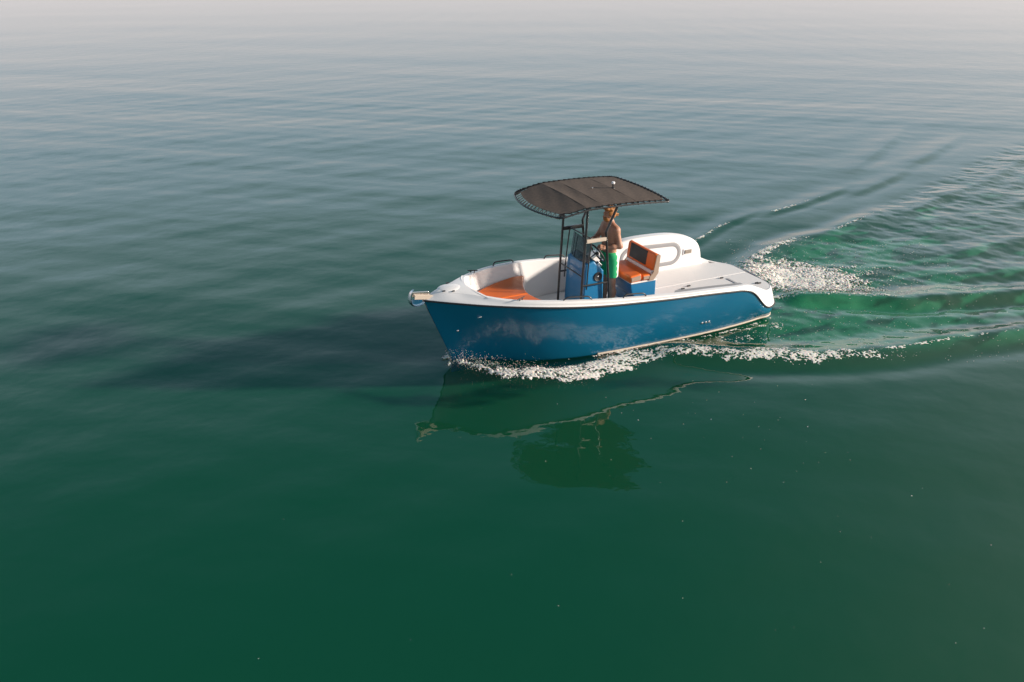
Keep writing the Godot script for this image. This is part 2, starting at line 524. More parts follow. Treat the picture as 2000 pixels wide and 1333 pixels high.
func make_hull() -> void:
	var hull := MB.new()
	for side in [1.0, -1.0]:
		var rows := []
		for i in 97:
			var u := i / 96.0
			var row := []
			for k in 13: row.append(hull_pt(u, k / 12.0, side))
			var e := hull_pt(u, 1.0, side)
			row.append(Vector3(e.x, e.y - 0.05, e.z * 0.97))
			row.append(Vector3(e.x, -0.18, e.z * 0.55))
			row.append(Vector3(e.x, -0.24, 0.0))
			rows.append(row)
		hull.grid(rows, false, false, side > 0.0)
	# transom
	var tr := []
	for k in 13:
		var t := k / 12.0
		var a := hull_pt(1.0, t, 1.0); var b := hull_pt(1.0, t, -1.0)
		var row := []
		for j in 9:
			var q := a.lerp(b, j / 8.0)
			q.x += 0.05 * (1.0 - pow(absf(j / 4.0 - 1.0), 2.0))
			row.append(q)
		tr.append(row)
	tr.append([])
	for j in 9:
		var q: Vector3 = tr[12][j]
		tr[13].append(Vector3(q.x, -0.24, q.z))
	hull.grid(tr)
	part("hull", hull, M.blue, boat, 50.0)
	var path := []
	for i in 121: 
		var q := hull_pt(i / 120.0, 0.0, 1.0)
		path.append(q + Vector3(0, 0, 0.006))
	for j in range(1, 8):
		var q := hull_pt(1.0, 0.0, 1.0).lerp(hull_pt(1.0, 0.0, -1.0), j / 8.0)
		path.append(Vector3(q.x + 0.06 - 0.05 * pow(absf(j / 4.0 - 1.0), 2.0), q.y, q.z))
	for i in 121:
		var q := hull_pt(1.0 - i / 120.0, 0.0, -1.0)
		path.append(q - Vector3(0, 0, 0.006))
	var rub := MB.new(); rub.tube(path, 0.016, 8)
	part("rub_rail", rub, M.rub, boat, 60.0)
	for side in [1.0, -1.0]:
		var ch := MB.new(); var cp := []
		for i in range(36, 97):
			var q := hull_pt(i / 96.0, 1.0, side)
			cp.append(q + Vector3(0, -0.012, 0.008 * side))
		ch.tube(cp, 0.018, 6)
		part("spray_rail", ch, M.tan, boat, 60.0)

func gun_row(s: float, side: float) -> Array:
	var b := half_beam(s); var h := rub_y(s); var ty := top_y(s); var ins := inset(s)
	var zo := maxf(b - ins, 0.0)
	var zi := minf(inner_half(s), zo)
	var r := []
	r.append(Vector3(s, h + 0.004, (b + 0.004) * side))
	r.append(Vector3(s, h + 0.022, (b - minf(0.012, ins * 0.2)) * side))
	for k in 4:
		var t := (k + 1) / 5.0
		r.append(Vector3(s, lerpf(h + 0.022, ty - 0.012, t), lerpf(b - 0.012, zo + minf(0.008, zo), t) * side))
	r.append(Vector3(s, ty - 0.004, zo * side))
	r.append(Vector3(s, ty, maxf(zo - 0.012, zi) * side))
	r.append(Vector3(s, ty + 0.004, lerpf(zo, zi, 0.5) * side))
	r.append(Vector3(s, ty, minf(zi + 0.014, zo) * side))
	r.append(Vector3(s, ty - 0.012, zi * side))
	return r

func make_deck() -> void:
	var stations := []
	var s := 0.0
	while s < 6.66:
		stations.append(s)
		s += 0.03 if s < 1.4 or s > 5.4 else 0.08
	stations.append(6.66)
	for side in [1.0, -1.0]:
		var g := MB.new()
		var rows := []
		for st in stations: rows.append(gun_row(st, side))
		g.grid(rows, false, false, side < 0.0)
		# inner wall of the well
		var wall := []
		for st in stations:
			if st < 0.78 or st > 6.3: continue
			var zi := inner_half(st); var ty := top_y(st) - 0.012
			var fl: float = 0.70 if st < 2.15 else (SOLE - 0.02 if st < 4.25 else DECK - 0.03)
			var row := []
			for k in 9:
				var t := k / 8.0
				var lean: float = lerpf(0.20, 0.07, smoothstep(1.0, 3.0, st))
				row.append(Vector3(st, lerpf(ty, minf(fl, ty - 0.005), t), (zi - (0.012 * sin(PI * t) + lean * t * t) * minf(1.0, zi * 2.0)) * side))
			wall.append(row)
		g.grid(wall, false, false, side < 0.0)
		var o := part("gunwale", g, M.white, boat, 34.0)
	# stern closure
	var st_ := MB.new(); var rows2 := []
	var a := gun_row(6.66, 1.0); var b := gun_row(6.66, -1.0)
	for k in a.size():
		var row := []
		for j in 11:
			var q: Vector3 = a[k].lerp(b[k], j / 10.0)
			q.x += 0.045 * (1.0 - pow(absf(j / 5.0 - 1.0), 2.0)) - 0.012 * k * 0.3
			row.append(q)
		rows2.append(row)
	st_.grid(rows2, false, false, true)
	part("stern_moulding", st_, M.white, boat, 34.0)
	# foredeck with a crown, its aft lip and the stepped seat back below it
	var fd := MB.new(); var fr := []
	for i in 37:
		var u := i / 36.0
		var row := []
		for j in 25:
			var w := j / 12.0 - 1.0
			var smax := 0.74 + 0.5 * 0.55 * 0.55 * w * w + 0.05 * absf(w)
			var sx := lerpf(0.02, smax, u)
			var zo := maxf(half_beam(sx) - inset(sx) - 0.004, 0.002)
			row.append(Vector3(sx, top_y(sx) - 0.001 + 0.030 * (1.0 - w * w) * smoothstep(0.0, 0.3, sx), zo * w))
		fr.append(row)
	fd.grid(fr, false, false, true)
	part("foredeck", fd, M.white, boat, 34.0)
	var steps := [[0.0, 0.028, 0.075, -0.035], [0.082, -0.045, 0.155, -0.13], [0.162, -0.14, 0.20, -0.24]]
	for q in steps:
		var lip := MB.new(); var lr := []
		for k in 5:
			var t := k / 4.0
			var row := []
			for j in 21:
				var w := j / 10.0 - 1.0
				var z := w * 0.56
				var s0 := 0.74 + 0.5 * z * z
				var bulge := 0.010 * sin(PI * t)
				row.append(Vector3(s0 + lerpf(q[0], q[2], t) + bulge, top_y(s0) + 0.028 * (1.0 - w * w) - 0.028 + lerpf(q[1], q[3], t) + bulge, z))
			lr.append(row)
		lip.grid(lr, false, false, true)
		part("seat_back_pad", lip, M.white, boat, 40.0)

func floor_poly(s0: float, s1: float, y: float, lean: float, mb: MB, n := 40) -> void:
	var rows := []
	for i in n + 1:
		var s := lerpf(s0, s1, float(i) / n)
		var z := maxf(inner_half(s) - lean, 0.0)
		rows.append([Vector3(s, y, z), Vector3(s, y, z * 0.33), Vector3(s, y, -z * 0.33), Vector3(s, y, -z)])
	mb.grid(rows)

func make_interior() -> void:
	var sole := MB.new(); floor_poly(1.9, 4.3, SOLE, 0.10, sole)
	part("cockpit_sole", sole, M.deck, boat)
	var bow_box := MB.new()
	# raised bow seat: top and curved aft face
	var edge := []
	for j in 21:
		var z := (j / 10.0 - 1.0) * 0.80
		edge.append(Vector2(1.91 + 0.30 * pow(absf(z) / 0.80, 1.7), z))
	var rows := []
	for k in 13:
		var row := []
		for q in edge:
			var s := lerpf(0.88, q.x, k / 12.0)
			row.append(Vector3(s, 0.86, q.y * minf(1.0, inner_half(s) / maxf(0.05, inner_half(q.x)))))
		rows.append(row)
	bow_box.grid(rows, false, false, true)
	var face := []
	for k in 6:
		var row := []
		for q in edge: row.append(Vector3(q.x + 0.05 * k / 5.0, lerpf(0.86, SOLE, k / 5.0), q.y))
		face.append(row)
	bow_box.grid(face, false, false, true)
	part("bow_seat", bow_box, M.white, boat, 30.0)
	# orange cushions on it, split along the middle and across
	var outline := []
	for sd in [1.0, -1.0]:
		var poly := PackedVector2Array()
		poly.append(Vector2(0.93, 0.012 * sd))
		for k in 9:
			var s := lerpf(0.96, 2.12, k / 8.0)
			poly.append(Vector2(s, sd * maxf(0.05, minf(0.83, inner_half(s) - 0.08 - 0.10 * (1.0 - k / 8.0)))))
		for j in range(9, -1, -1):
			var z := 0.80 * j / 9.0
			poly.append(Vector2(1.88 + 0.30 * pow(z / 0.80, 1.7), maxf(0.012, z) * sd))
		outline.append(poly)
		var cu := MB.new()
		cu.prism(poly, 0.0, 0.085, 0.02, 3, Basis(Vector3.RIGHT, Vector3(0, 0, 1), Vector3(0, 1, 0)), Vector3(0, 0.865, 0))
		part("bow_cushion", cu, M.orange, boat, 45.0)
	# aft deck in two boards with a seam between
	for q in [[-0.115, -1.0], [-0.105, 1.0]]:
		var d := MB.new(); var dr := []
		for i in 61:
			var s := lerpf(4.22, 6.62, i / 60.0)
			var z1: float = (maxf(inner_half(minf(s, 6.3)) + 0.02, 0.1) if s < 6.3 else half_beam(s) - inset(s) - 0.02) * q[1]
			if q[1] < 0.0: z1 = minf(z1, q[0] - 0.02)
			dr.append([Vector3(s, DECK - 0.012, q[0]), Vector3(s, DECK, q[0] + 0.004 * q[1]), Vector3(s, DECK + 0.002, lerpf(q[0], z1, 0.5)), Vector3(s, DECK, z1)])
		d.grid(dr, false, false, q[1] < 0.0)
		part("deck_panel", d, M.deck, boat, 60.0)
	var step := MB.new()
	step.rbox(Vector3(4.21, 0.49, 0), Vector3(0.03, 0.13, 1.86), 0.012)
	part("deck_step", step, M.white, boat)
	var under := MB.new()
	under.rbox(Vector3(5.4, DECK - 0.03, -0.11), Vector3(2.36, 0.01, 0.2), 0.004)
	part("deck_seam", under, M.grey, boat)
	# recessed hinge tracks with their black latches on the aft deck
	var tr := MB.new(); var tw := []
	for k in 31:
		var ts := lerpf(4.12, 5.64, k / 30.0)
		var zi := inner_half(ts); var ty := top_y(ts)
		var w := 0.115 * smoothstep(0.0, 0.08, k / 30.0)
		tw.append([Vector3(ts, ty - 0.05, zi + 0.01), Vector3(ts, ty - 0.016, zi + 0.008), Vector3(ts, ty - 0.016, zi - w), Vector3(ts, ty - 0.06, zi - w)])
	tr.grid(tw)
	part("hinge_track", tr, M.band, boat, 30.0)
	var tr2 := MB.new()
	tr2.rbox(Vector3(6.06, DECK + 0.006, 0.20), Vector3(0.05, 0.012, 0.34), 0.005)
	part("hinge_track", tr2, M.grey, boat)
	for q in [[4.98, 0.13], [5.16, 0.06], [5.97, -0.02], [6.40, 0.47], [6.44, 0.50]]:
		var l := MB.new(); l.rbox(Vector3(q[0], DECK + 0.015, q[1]), Vector3(0.075, 0.022, 0.03), 0.008)
		part("deck_latch", l, M.black, boat)

func make_bulwark() -> void:
	var top := smooth_path([Vector2(3.15, 0.99), Vector2(3.6, 1.08), Vector2(4.0, 1.19), Vector2(4.3, 1.265), Vector2(4.65, 1.285), Vector2(5.15, 1.268), Vector2(5.5, 1.22), Vector2(5.8, 1.13), Vector2(5.99, 1.0), Vector2(6.08, 0.83), Vector2(6.115, 0.66), Vector2(6.17, 0.53)], 5)
	var poly := PackedVector2Array()
	for q in top: poly.append(q)
	for k in 12: poly.append(Vector2(lerpf(6.17, 3.15, k / 11.0), 0.44 if k > 0 else 0.5))
	var bw := MB.new()
	bw.prism(poly, -1.075, -0.86, 0.055, 6)
	part("bulwark", bw, M.white, boat, 45.0)
	# grey padded band in the shape of a long oval, slightly proud of the face
	var ring := []
	var c0 := Vector2(4.45, 0.89); var c1 := Vector2(5.37, 0.865)
	var pts := []
	for k in 13: 
		var g := PI * 0.5 - PI * k / 12.0
		pts.append(c1 + Vector2(cos(g), sin(g)) * 0.19)
	for k in 13:
		var g := -PI * 0.5 - PI * k / 12.0
		pts.append(c0 + Vector2(cos(g), sin(g)) * 0.21)
	var band := MB.new(); var rows := []
	var n := pts.size()
	for i in n:
		var d: Vector2 = (pts[(i + 1) % n] - pts[(i - 1 + n) % n]).normalized()
		var nr := Vector2(d.y, -d.x)
		var row := []
		for k in 5:
			var q: Vector2 = pts[i] + nr * [-0.044, -0.038, 0.0, 0.038, 0.044][k]
			row.append(Vector3(q.x, q.y, -0.86 + [-0.004, 0.004, 0.007, 0.004, -0.004][k]))
		rows.append(row)
	band.grid(rows, true, false)
	part("padded_band", band, M.band, boat, 60.0)
	# small vent plate
	var fr := MB.new(); fr.rbox(Vector3(5.755, 0.86, -0.858), Vector3(0.22, 0.125, 0.03), 0.014)
	var frame := part("vent_plate", fr, M.white, boat)
	var lou := MB.new(); lou.rbox(Vector3(5.755, 0.86, -0.842), Vector3(0.165, 0.075, 0.01), 0.004)
	part("vent_recess", lou, M.black, frame)
	for k in 4:
		var sl := MB.new(); sl.rbox(Vector3(5.755, 0.833 + 0.018 * k, -0.835), Vector3(0.15, 0.008, 0.012), 0.003)
		part("louvre", sl, M.tan, frame)

func make_console() -> void:
	var c := MB.new()
	var poly := PackedVector2Array([Vector2(2.74, SOLE), Vector2(2.78, 1.30), Vector2(2.80, 1.42), Vector2(2.90, 1.46), Vector2(2.95, 1.47), Vector2(3.06, 1.36), Vector2(3.15, 1.27), Vector2(3.16, SOLE)])
	c.prism(poly, -0.33, 0.33, 0.03, 3)
	var con := part("console", c, M.console, boat, 32.0)
	var dash := MB.new(); dash.rbox(Vector3(2.985, 1.455, 0), Vector3(0.17, 0.02, 0.50), 0.008, Basis(Vector3.BACK, -0.72))
	part("dashboard", dash, M.black, con)
	for k in 3:
		var ga := MB.new(); ga.lathe([[0.0, 0.0], [0.036, 0.0], [0.036, 0.014], [0.03, 0.018], [0.0, 0.018]], Vector3(2.985, 1.462, -0.18 + 0.12 * k), Basis(Vector3.BACK, -0.72), 14)
		part("gauge", ga, M.chrome, con)
	# tinted windscreen
	var ws := MB.new(); var rows := []
	for k in 7:
		var row := []
		for j in 13:
			var w := j / 6.0 - 1.0
			row.append(Vector3(2.80 + 0.05 * k / 6.0 + 0.045 * w * w, lerpf(1.40, 1.84, k / 6.0), w * (0.325 - 0.02 * k / 6.0)))
		rows.append(row)
	ws.grid(rows)
	part("windscreen", ws, M.glass, con)
	# hoop around the windscreen
	var hp := smooth_path([Vector3(2.76, 0.99, -0.36), Vector3(2.79, 1.4, -0.36), Vector3(2.84, 1.83, -0.36), Vector3(2.85, 1.875, -0.33), Vector3(2.855, 1.88, -0.2), Vector3(2.855, 1.885, 0.2), Vector3(2.86, 1.88, 0.33), Vector3(2.86, 1.84, 0.36), Vector3(2.82, 1.4, 0.36), Vector3(2.80, 0.99, 0.36)], 4)
	var hoop := MB.new(); hoop.tube(hp, 0.012, 8)
	part("grab_hoop", hoop, M.frame, con, 60.0)
	# loudspeaker in the side
	var sp := MB.new()
	var side := Basis(Vector3.RIGHT, PI * 0.5)
	sp.lathe([[0.0, 0.0], [0.083, 0.0], [0.083, 0.012], [0.074, 0.02], [0.06, 0.014], [0.02, 0.008], [0.0, 0.008]], Vector3(3.03, 1.18, 0.328), side, 28)
	part("loudspeaker", sp, M.black, con)
	var dc := MB.new(); dc.ellipsoid(Vector3(3.03, 1.18, 0.338), Vector3(0.02, 0.02, 0.008))
	part("speaker_dome", dc, M.chrome, con)
	# steering wheel
	var wc := Vector3(3.17, 1.50, 0.06)
	var wb := Basis(Vector3.BACK, -1.02)
	var rim := MB.new(); var rp := []
	for k in 28: rp.append(wc + wb * Vector3(cos(TAU * k / 28) * 0.175, 0, sin(TAU * k / 28) * 0.175))
	rim.tube(rp, 0.015, 8, true)
	part("steering_wheel", rim, M.black, con, 60.0)
	for k in 3:
		var sk := MB.new(); var g := TAU * k / 3 + 0.5
		sk.tube([wc + wb * Vector3(0, -0.02, 0), wc + wb * Vector3(cos(g) * 0.17, 0, sin(g) * 0.17)], 0.009, 6)
		part("wheel_spoke", sk, M.chrome, con, 60.0)
	var hub := MB.new(); hub.lathe([[0.0, -0.05], [0.035, -0.05], [0.035, 0.0], [0.02, 0.012], [0.0, 0.012]], wc, wb, 16)
	part("wheel_hub", hub, M.black, con)
	var col := MB.new(); col.tube([wc + wb * Vector3(0, -0.04, 0), wc + wb * Vector3(0, -0.15, 0)], 0.03, 10)
	part("steering_column", col, M.chrome, con, 60.0)
	# throttle
	var th := MB.new(); th.rbox(Vector3(3.09, 1.375, 0.245), Vector3(0.10, 0.05, 0.09), 0.015, Basis(Vector3.BACK, -0.72))
	part("throttle", th, M.chrome, con)
	var lv := MB.new(); lv.tube([Vector3(3.09, 1.39, 0.26), Vector3(3.12, 1.47, 0.27), Vector3(3.125, 1.49, 0.27)], 0.011, 8)
	part("throttle_lever", lv, M.black, con, 60.0)

func make_seat() -> void:
	var base := MB.new()
	var poly := PackedVector2Array([Vector2(3.84, SOLE), Vector2(3.84, 0.62), Vector2(3.70, 0.76), Vector2(3.665, 0.90), Vector2(3.67, 0.965), Vector2(4.19, 0.965), Vector2(4.20, SOLE)])
	base.prism(poly, -0.39, 0.39, 0.022, 3)
	var seat := part("helm_seat", base, M.console, boat, 30.0)
	tag(seat, "orange padded helm bench on a blue pedestal")
	var plate := MB.new(); plate.rbox(Vector3(3.662, 0.92, -0.33), Vector3(0.012, 0.055, 0.10), 0.004)
	part("badge_plate", plate, M.tan, seat)
	var shell := MB.new(); shell.rbox(Vector3(3.915, 0.978, 0), Vector3(0.54, 0.028, 0.86), 0.012)
	part("seat_pan", shell, M.white, seat)
	var f := MB.new(); f.rbox(Vector3(3.745, 1.055, 0), Vector3(0.25, 0.145, 0.86), 0.045, Basis(Vector3.BACK, 0.12))
	part("front_cushion", f, M.orange, seat, 60.0)
	var r := MB.new(); r.rbox(Vector3(3.975, 1.045, 0), Vector3(0.20, 0.105, 0.86), 0.035)
	part("rear_cushion", r, M.orange, seat, 60.0)
	for sd in [-1.0, 1.0]:
		var e1 := MB.new(); e1.rbox(Vector3(3.745, 1.055, 0.431 * sd), Vector3(0.19, 0.085, 0.012), 0.02, Basis(Vector3.BACK, 0.12))
		part("cushion_end", e1, M.beige, seat, 60.0)
		var e2 := MB.new(); e2.rbox(Vector3(3.975, 1.045, 0.431 * sd), Vector3(0.16, 0.06, 0.012), 0.02)
		part("cushion_end", e2, M.beige, seat, 60.0)
	var wb := MB.new(); wb.rbox(Vector3(4.085, 1.115, 0), Vector3(0.05, 0.06, 0.80), 0.012)
	part("back_support", wb, M.white, seat)
	var tilt := Basis(Vector3.BACK, -0.13)
	var bk := MB.new(); bk.rbox(Vector3(4.135, 1.295, 0), Vector3(0.105, 0.31, 0.88), 0.045, tilt)
	part("backrest", bk, M.orange, seat, 60.0)
	var pn := MB.new(); pn.rbox(Vector3(4.135, 1.295, -0.06) + tilt * Vector3(-0.048, 0.012, 0), Vector3(0.02, 0.255, 0.54), 0.012, tilt)
	part("dark_panel", pn, M.black, seat, 60.0)
	for sd in [-1.0, 1.0]:
		var ar := MB.new()
		ar.prism(PackedVector2Array([Vector2(4.00, 0.985), Vector2(4.10, 0.985), Vector2(4.19, 1.10), Vector2(4.215, 1.42), Vector2(4.18, 1.445), Vector2(4.135, 1.43), Vector2(4.085, 1.13), Vector2(4.02, 1.06)]), 0.432 * sd - 0.012, 0.432 * sd + 0.012, 0.006, 2)
		part("side_arm", ar, M.beige, seat, 40.0)

# corners of the canvas top: place, rounding, bulge of the edge that follows
const TOPS := [[Vector2(2.02, 0.83), 0.09, 0.01], [Vector2(4.02, 0.86), 0.06, 0.04], [Vector2(3.97, -0.84), 0.13, 0.01], [Vector2(2.0, -0.84), 0.16, 0.19]]
func top_outline() -> Array:
	var out := []
	for i in 4:
		var c: Vector2 = TOPS[i][0]; var p: Vector2 = TOPS[(i + 3) % 4][0]; var n: Vector2 = TOPS[(i + 1) % 4][0]
		var rad: float = TOPS[i][1]
		var a := edge_pt(p, c, TOPS[(i + 3) % 4][2], 1.0 - rad / p.distance_to(c)); var b := edge_pt(c, n, TOPS[i][2], rad / c.distance_to(n))
		for k in 7:
			var t := k / 6.0
			out.append(a.lerp(c, t).lerp(c.lerp(b, t), t))
		var r2: float = TOPS[(i + 1) % 4][1]
		var m := 17 if i % 2 == 0 else 15
		for k in range(1, m): out.append(edge_pt(c, n, TOPS[i][2], lerpf(rad / c.distance_to(n), 1.0 - r2 / c.distance_to(n), float(k) / m)))
	return out

func edge_pt(a: Vector2, b: Vector2, bulge: float, t: float) -> Vector2:
	var d := (b - a).normalized()
	return a.lerp(b, t) + Vector2(-d.y, d.x) * (4.0 * bulge * t * (1.0 - t))
func top_h(s: float, z: float) -> float:
	return (2.60 - 0.18 * (2.5 - s) if s < 2.5 else spline([2.5, 2.9, 3.4, 4.1], [2.60, 2.604, 2.595, 2.555], s)) - 0.035 * z * z - 0.01 * z

func make_top() -> void:
	var tt := Node3D.new(); tt.name = "canvas_top"; boat.add_child(tt)
	tag(tt, "black laced canvas top on a tube frame")
	var ring2 := top_outline()
	var ring := []
	for q in ring2: ring.append(Vector3(q.x, top_h(q.x, q.y) - 0.012, q.y))
	var fr := MB.new(); fr.tube(ring, 0.015, 8, true)
	part("top_frame", fr, M.frame, tt, 60.0)
	# inset outline for the cloth
	var n := ring2.size()
	var ins := []
	for i in n:
		var d: Vector2 = (ring2[(i + 1) % n] - ring2[(i - 1 + n) % n]).normalized()
		var nr := Vector2(d.y, -d.x)
		if nr.dot(ring2[i] - Vector2(2.95, 0)) > 0.0: nr = -nr
		ins.append(ring2[i] + nr * (0.105 if ring2[i].x < 2.2 else 0.055))
	var smin := 9.0; var smax := 0.0
	for q in ins:
		smin = minf(smin, q.x); smax = maxf(smax, q.x)
	var cuts := [smin + 0.004, 2.50, 2.80, 3.42, smax - 0.004]
	for k in 4:
		var c := MB.new(); var rows := []; var low := []
		for i in 15:
			var u := i / 14.0
			var s: float = lerpf(cuts[k] + (0.002 if k > 0 else 0.0), cuts[k + 1] - 0.002, u)
			var zl := 9.0; var zh := -9.0
			for j in n:
				var a: Vector2 = ins[j]; var b: Vector2 = ins[(j + 1) % n]
				if (a.x - s) * (b.x - s) <= 0.0 and a.x != b.x:
					var z := lerpf(a.y, b.y, (s - a.x) / (b.x - a.x))
					zl = minf(zl, z); zh = maxf(zh, z)
			var row := []; var lrow := []
			for j in 21:
				var z := lerpf(zl, zh, j / 20.0)
				var sag := -0.012 * sin(PI * j / 20.0) * sin(PI * u) + 0.002 * sin(s * 23.0 + z * 9.0)
				row.append(Vector3(s, top_h(s, z) + sag, z))
				lrow.append(Vector3(s, top_h(s, z) + sag - 0.004, z))
			rows.append(row); low.append(lrow)
		c.grid(rows)
		c.grid(low, false, false, true)
		part("canopy_panel", c, M.canvas, tt, 30.0)
	# seams: welts sewn over the joints
	for k in [1, 2, 3]:
		var w := MB.new(); var p := []
		for j in 25:
			var z := lerpf(-0.75, 0.76, j / 24.0)
			p.append(Vector3(cuts[k], top_h(cuts[k], z) - 0.005, z))
		w.tube(p, 0.0085, 5)
		part("seam", w, M.canvas, tt, 60.0)
	# lacing
	var rope := MB.new(); var rp := []
	for i in n:
		var q: Vector2 = ins[i]; var o: Vector2 = ring2[(i + 1) % n]
		rp.append(Vector3(q.x, top_h(q.x, q.y) + 0.008, q.y))
		rp.append(Vector3(o.x, top_h(o.x, o.y) + 0.008, o.y))
		rp.append(Vector3(o.x, top_h(o.x, o.y) - 0.03, o.y))
	rope.tube(rp, 0.0065, 5, true)
	part("lacing", rope, M.rope, tt, 60.0)
	# two cross bars under the cloth
	for s in [2.75, 3.38]:
		var xb := MB.new(); var p := []
		for j in 9:
			var z := lerpf(-0.8, 0.8, j / 8.0)
			p.append(Vector3(s, top_h(s, z) - 0.035, z))
		xb.tube(p, 0.016, 8)
		part("cross_bar", xb, M.frame, tt, 60.0)
	for sd in [-1.0, 1.0]:
		var z: float = 0.4 * sd
		var a := MB.new(); a.tube([Vector3(2.66, SOLE, z), Vector3(2.685, 1.1, z), Vector3(2.73, 2.0, z), Vector3(2.75, top_h(2.75, z) - 0.03, z)], 0.021, 10)
		part("leg", a, M.frame, tt, 60.0)
		var c := MB.new(); c.tube(smooth_path([Vector3(3.25, SOLE, z), Vector3(3.22, 0.9, z), Vector3(3.125, 1.86, z), Vector3(3.115, 1.97, z), Vector3(3.15, 2.06, z), Vector3(3.38, top_h(3.38, z) - 0.03, z)], 5), 0.021, 10)
		part("leg", c, M.frame, tt, 60.0)
		var pl := MB.new(); pl.rbox(Vector3(2.925, 1.865, z), Vector3(0.38, 0.065, 0.05), 0.012)
		part("gusset_plate", pl, M.tan if sd > 0 else M.frame, tt, 45.0)
		var lb := MB.new(); lb.tube([Vector3(2.69, 1.085, z), Vector3(3.205, 1.085, z)], 0.015, 8)
		part("side_bar", lb, M.frame, tt, 60.0)
	var db := MB.new(); db.tube([Vector3(2.70, 1.24, -0.4), Vector3(2.70, 1.24, 0.4)], 0.014, 8)
	part("cross_tie", db, M.frame, tt, 60.0)
	# masthead light
	var al := MB.new(); al.lathe([[0.0, 0.0], [0.035, 0.0], [0.03, 0.012], [0.013, 0.018], [0.013, 0.075], [0.0, 0.075]], Vector3(3.45, top_h(3.45, 0.0) - 0.004, 0), Basis(), 14)
	part("masthead_light", al, M.black, tt, 40.0)
	var cap := MB.new(); cap.lathe([[0.0, 0.075], [0.03, 0.077], [0.032, 0.10], [0.022, 0.112], [0.0, 0.114]], Vector3(3.45, top_h(3.45, 0.0) - 0.004, 0), Basis(), 14)
	part("lens_cap", cap, M.white, tt, 40.0)
	var knob := MB.new(); knob.ellipsoid(Vector3(3.12, top_h(3.12, -0.12) + 0.004, -0.12), Vector3(0.012, 0.008, 0.012))
	part("snap_stud", knob, M.chrome, tt)

func rail(s0: float, s1: float, side: float) -> void:
	var pts := []
	for k in 7:
		var t := k / 6.0
		var s := lerpf(s0, s1, t)
		var z := (half_beam(s) - inset(s) - 0.05) * side
		var up: float = [0.0, 0.035, 0.058, 0.06, 0.058, 0.035, 0.0][k]
		if k == 1: s = lerpf(s0, s1, 0.05)
		if k == 5: s = lerpf(s0, s1, 0.95)
		if k == 2: s = lerpf(s0, s1, 0.16)
		if k == 4: s = lerpf(s0, s1, 0.84)
		pts.append(Vector3(s, top_y(s) + up, z))
	var r := MB.new(); r.tube(smooth_path(pts, 5), 0.012, 8)
	part("hand_rail", r, M.frame, boat, 60.0)

func cleat(p: Vector3, turn: float, size := 1.0) -> void:
	var c := MB.new()
	var b := Basis(Vector3.UP, turn)
	for x in [-0.03, 0.03]:
		c.tube([p + b * Vector3(x, -0.004, 0) * size, p + b * Vector3(x, 0.03, 0) * size], 0.009 * size, 7)
	c.tube([p + b * Vector3(-0.085, 0.036, 0) * size, p + b * Vector3(0.085, 0.036, 0) * size], 0.009 * size, 7)
	part("cleat", c, M.black, boat, 60.0)

func make_fittings() -> void:
	rail(1.62, 2.06, -1.0); rail(2.72, 3.15, -1.0)
	rail(2.02, 2.50, 1.0); rail(3.08, 3.52, 1.0)
	for q in [[1.14, -1.0], [1.36, 1.0]]:
		var z: float = (half_beam(q[0]) - inset(q[0]) - 0.05) * q[1]
		cleat(Vector3(q[0], top_y(q[0]) + 0.002, z), 0.45 * q[1])
	# oval hatch on the foredeck and its hardware
	var h := MB.new()
	h.ellipsoid(Vector3(0.46, 1.278, -0.02), Vector3(0.20, 0.032, 0.17), Basis(), 24, 10)
	part("deck_hatch", h, M.white, boat, 60.0)
	for q in [[0.50, -0.21], [0.32, 0.10], [0.46, 0.165]]:
		var c := MB.new(); c.rbox(Vector3(q[0], 1.292, q[1]), Vector3(0.05, 0.018, 0.024), 0.006)
		part("hatch_latch", c, M.black, boat)
	# bow roller
	var br := MB.new()
	br.rbox(Vector3(-0.01, 1.245, 0), Vector3(0.30, 0.018, 0.11), 0.006, Basis(Vector3.BACK, -0.16))
	for z in [-0.058, 0.058]:
		br.rbox(Vector3(-0.01, 1.225, z), Vector3(0.30, 0.075, 0.010), 0.004, Basis(Vector3.BACK, -0.16))
	part("bow_roller", br, M.tan, boat)
	# drain fittings and bow eyes on the side turned to the camera
	for q in [[0.105, 0.22], [0.045, 0.52]]:
		var p := hull_pt(q[0], q[1], 1.0)
		var f := MB.new(); f.ellipsoid(p, Vector3(0.05, 0.014, 0.022) if q[0] > 0.06 else Vector3(0.022, 0.02, 0.02))
		part("bow_eye", f, M.chrome, boat)
	for q in [4.66, 4.74, 4.81]:
		var p := hull_pt(q / 6.62, 0.70, 1.0)
		var f := MB.new(); f.lathe([[0.0, 0.0], [0.022, 0.0], [0.022, 0.01], [0.013, 0.014], [0.012, 0.004], [0.0, 0.004]], p - Vector3(0, 0, 0.002), Basis(Vector3.RIGHT, PI * 0.5), 12)
		part("drain_fitting", f, M.chrome, boat)

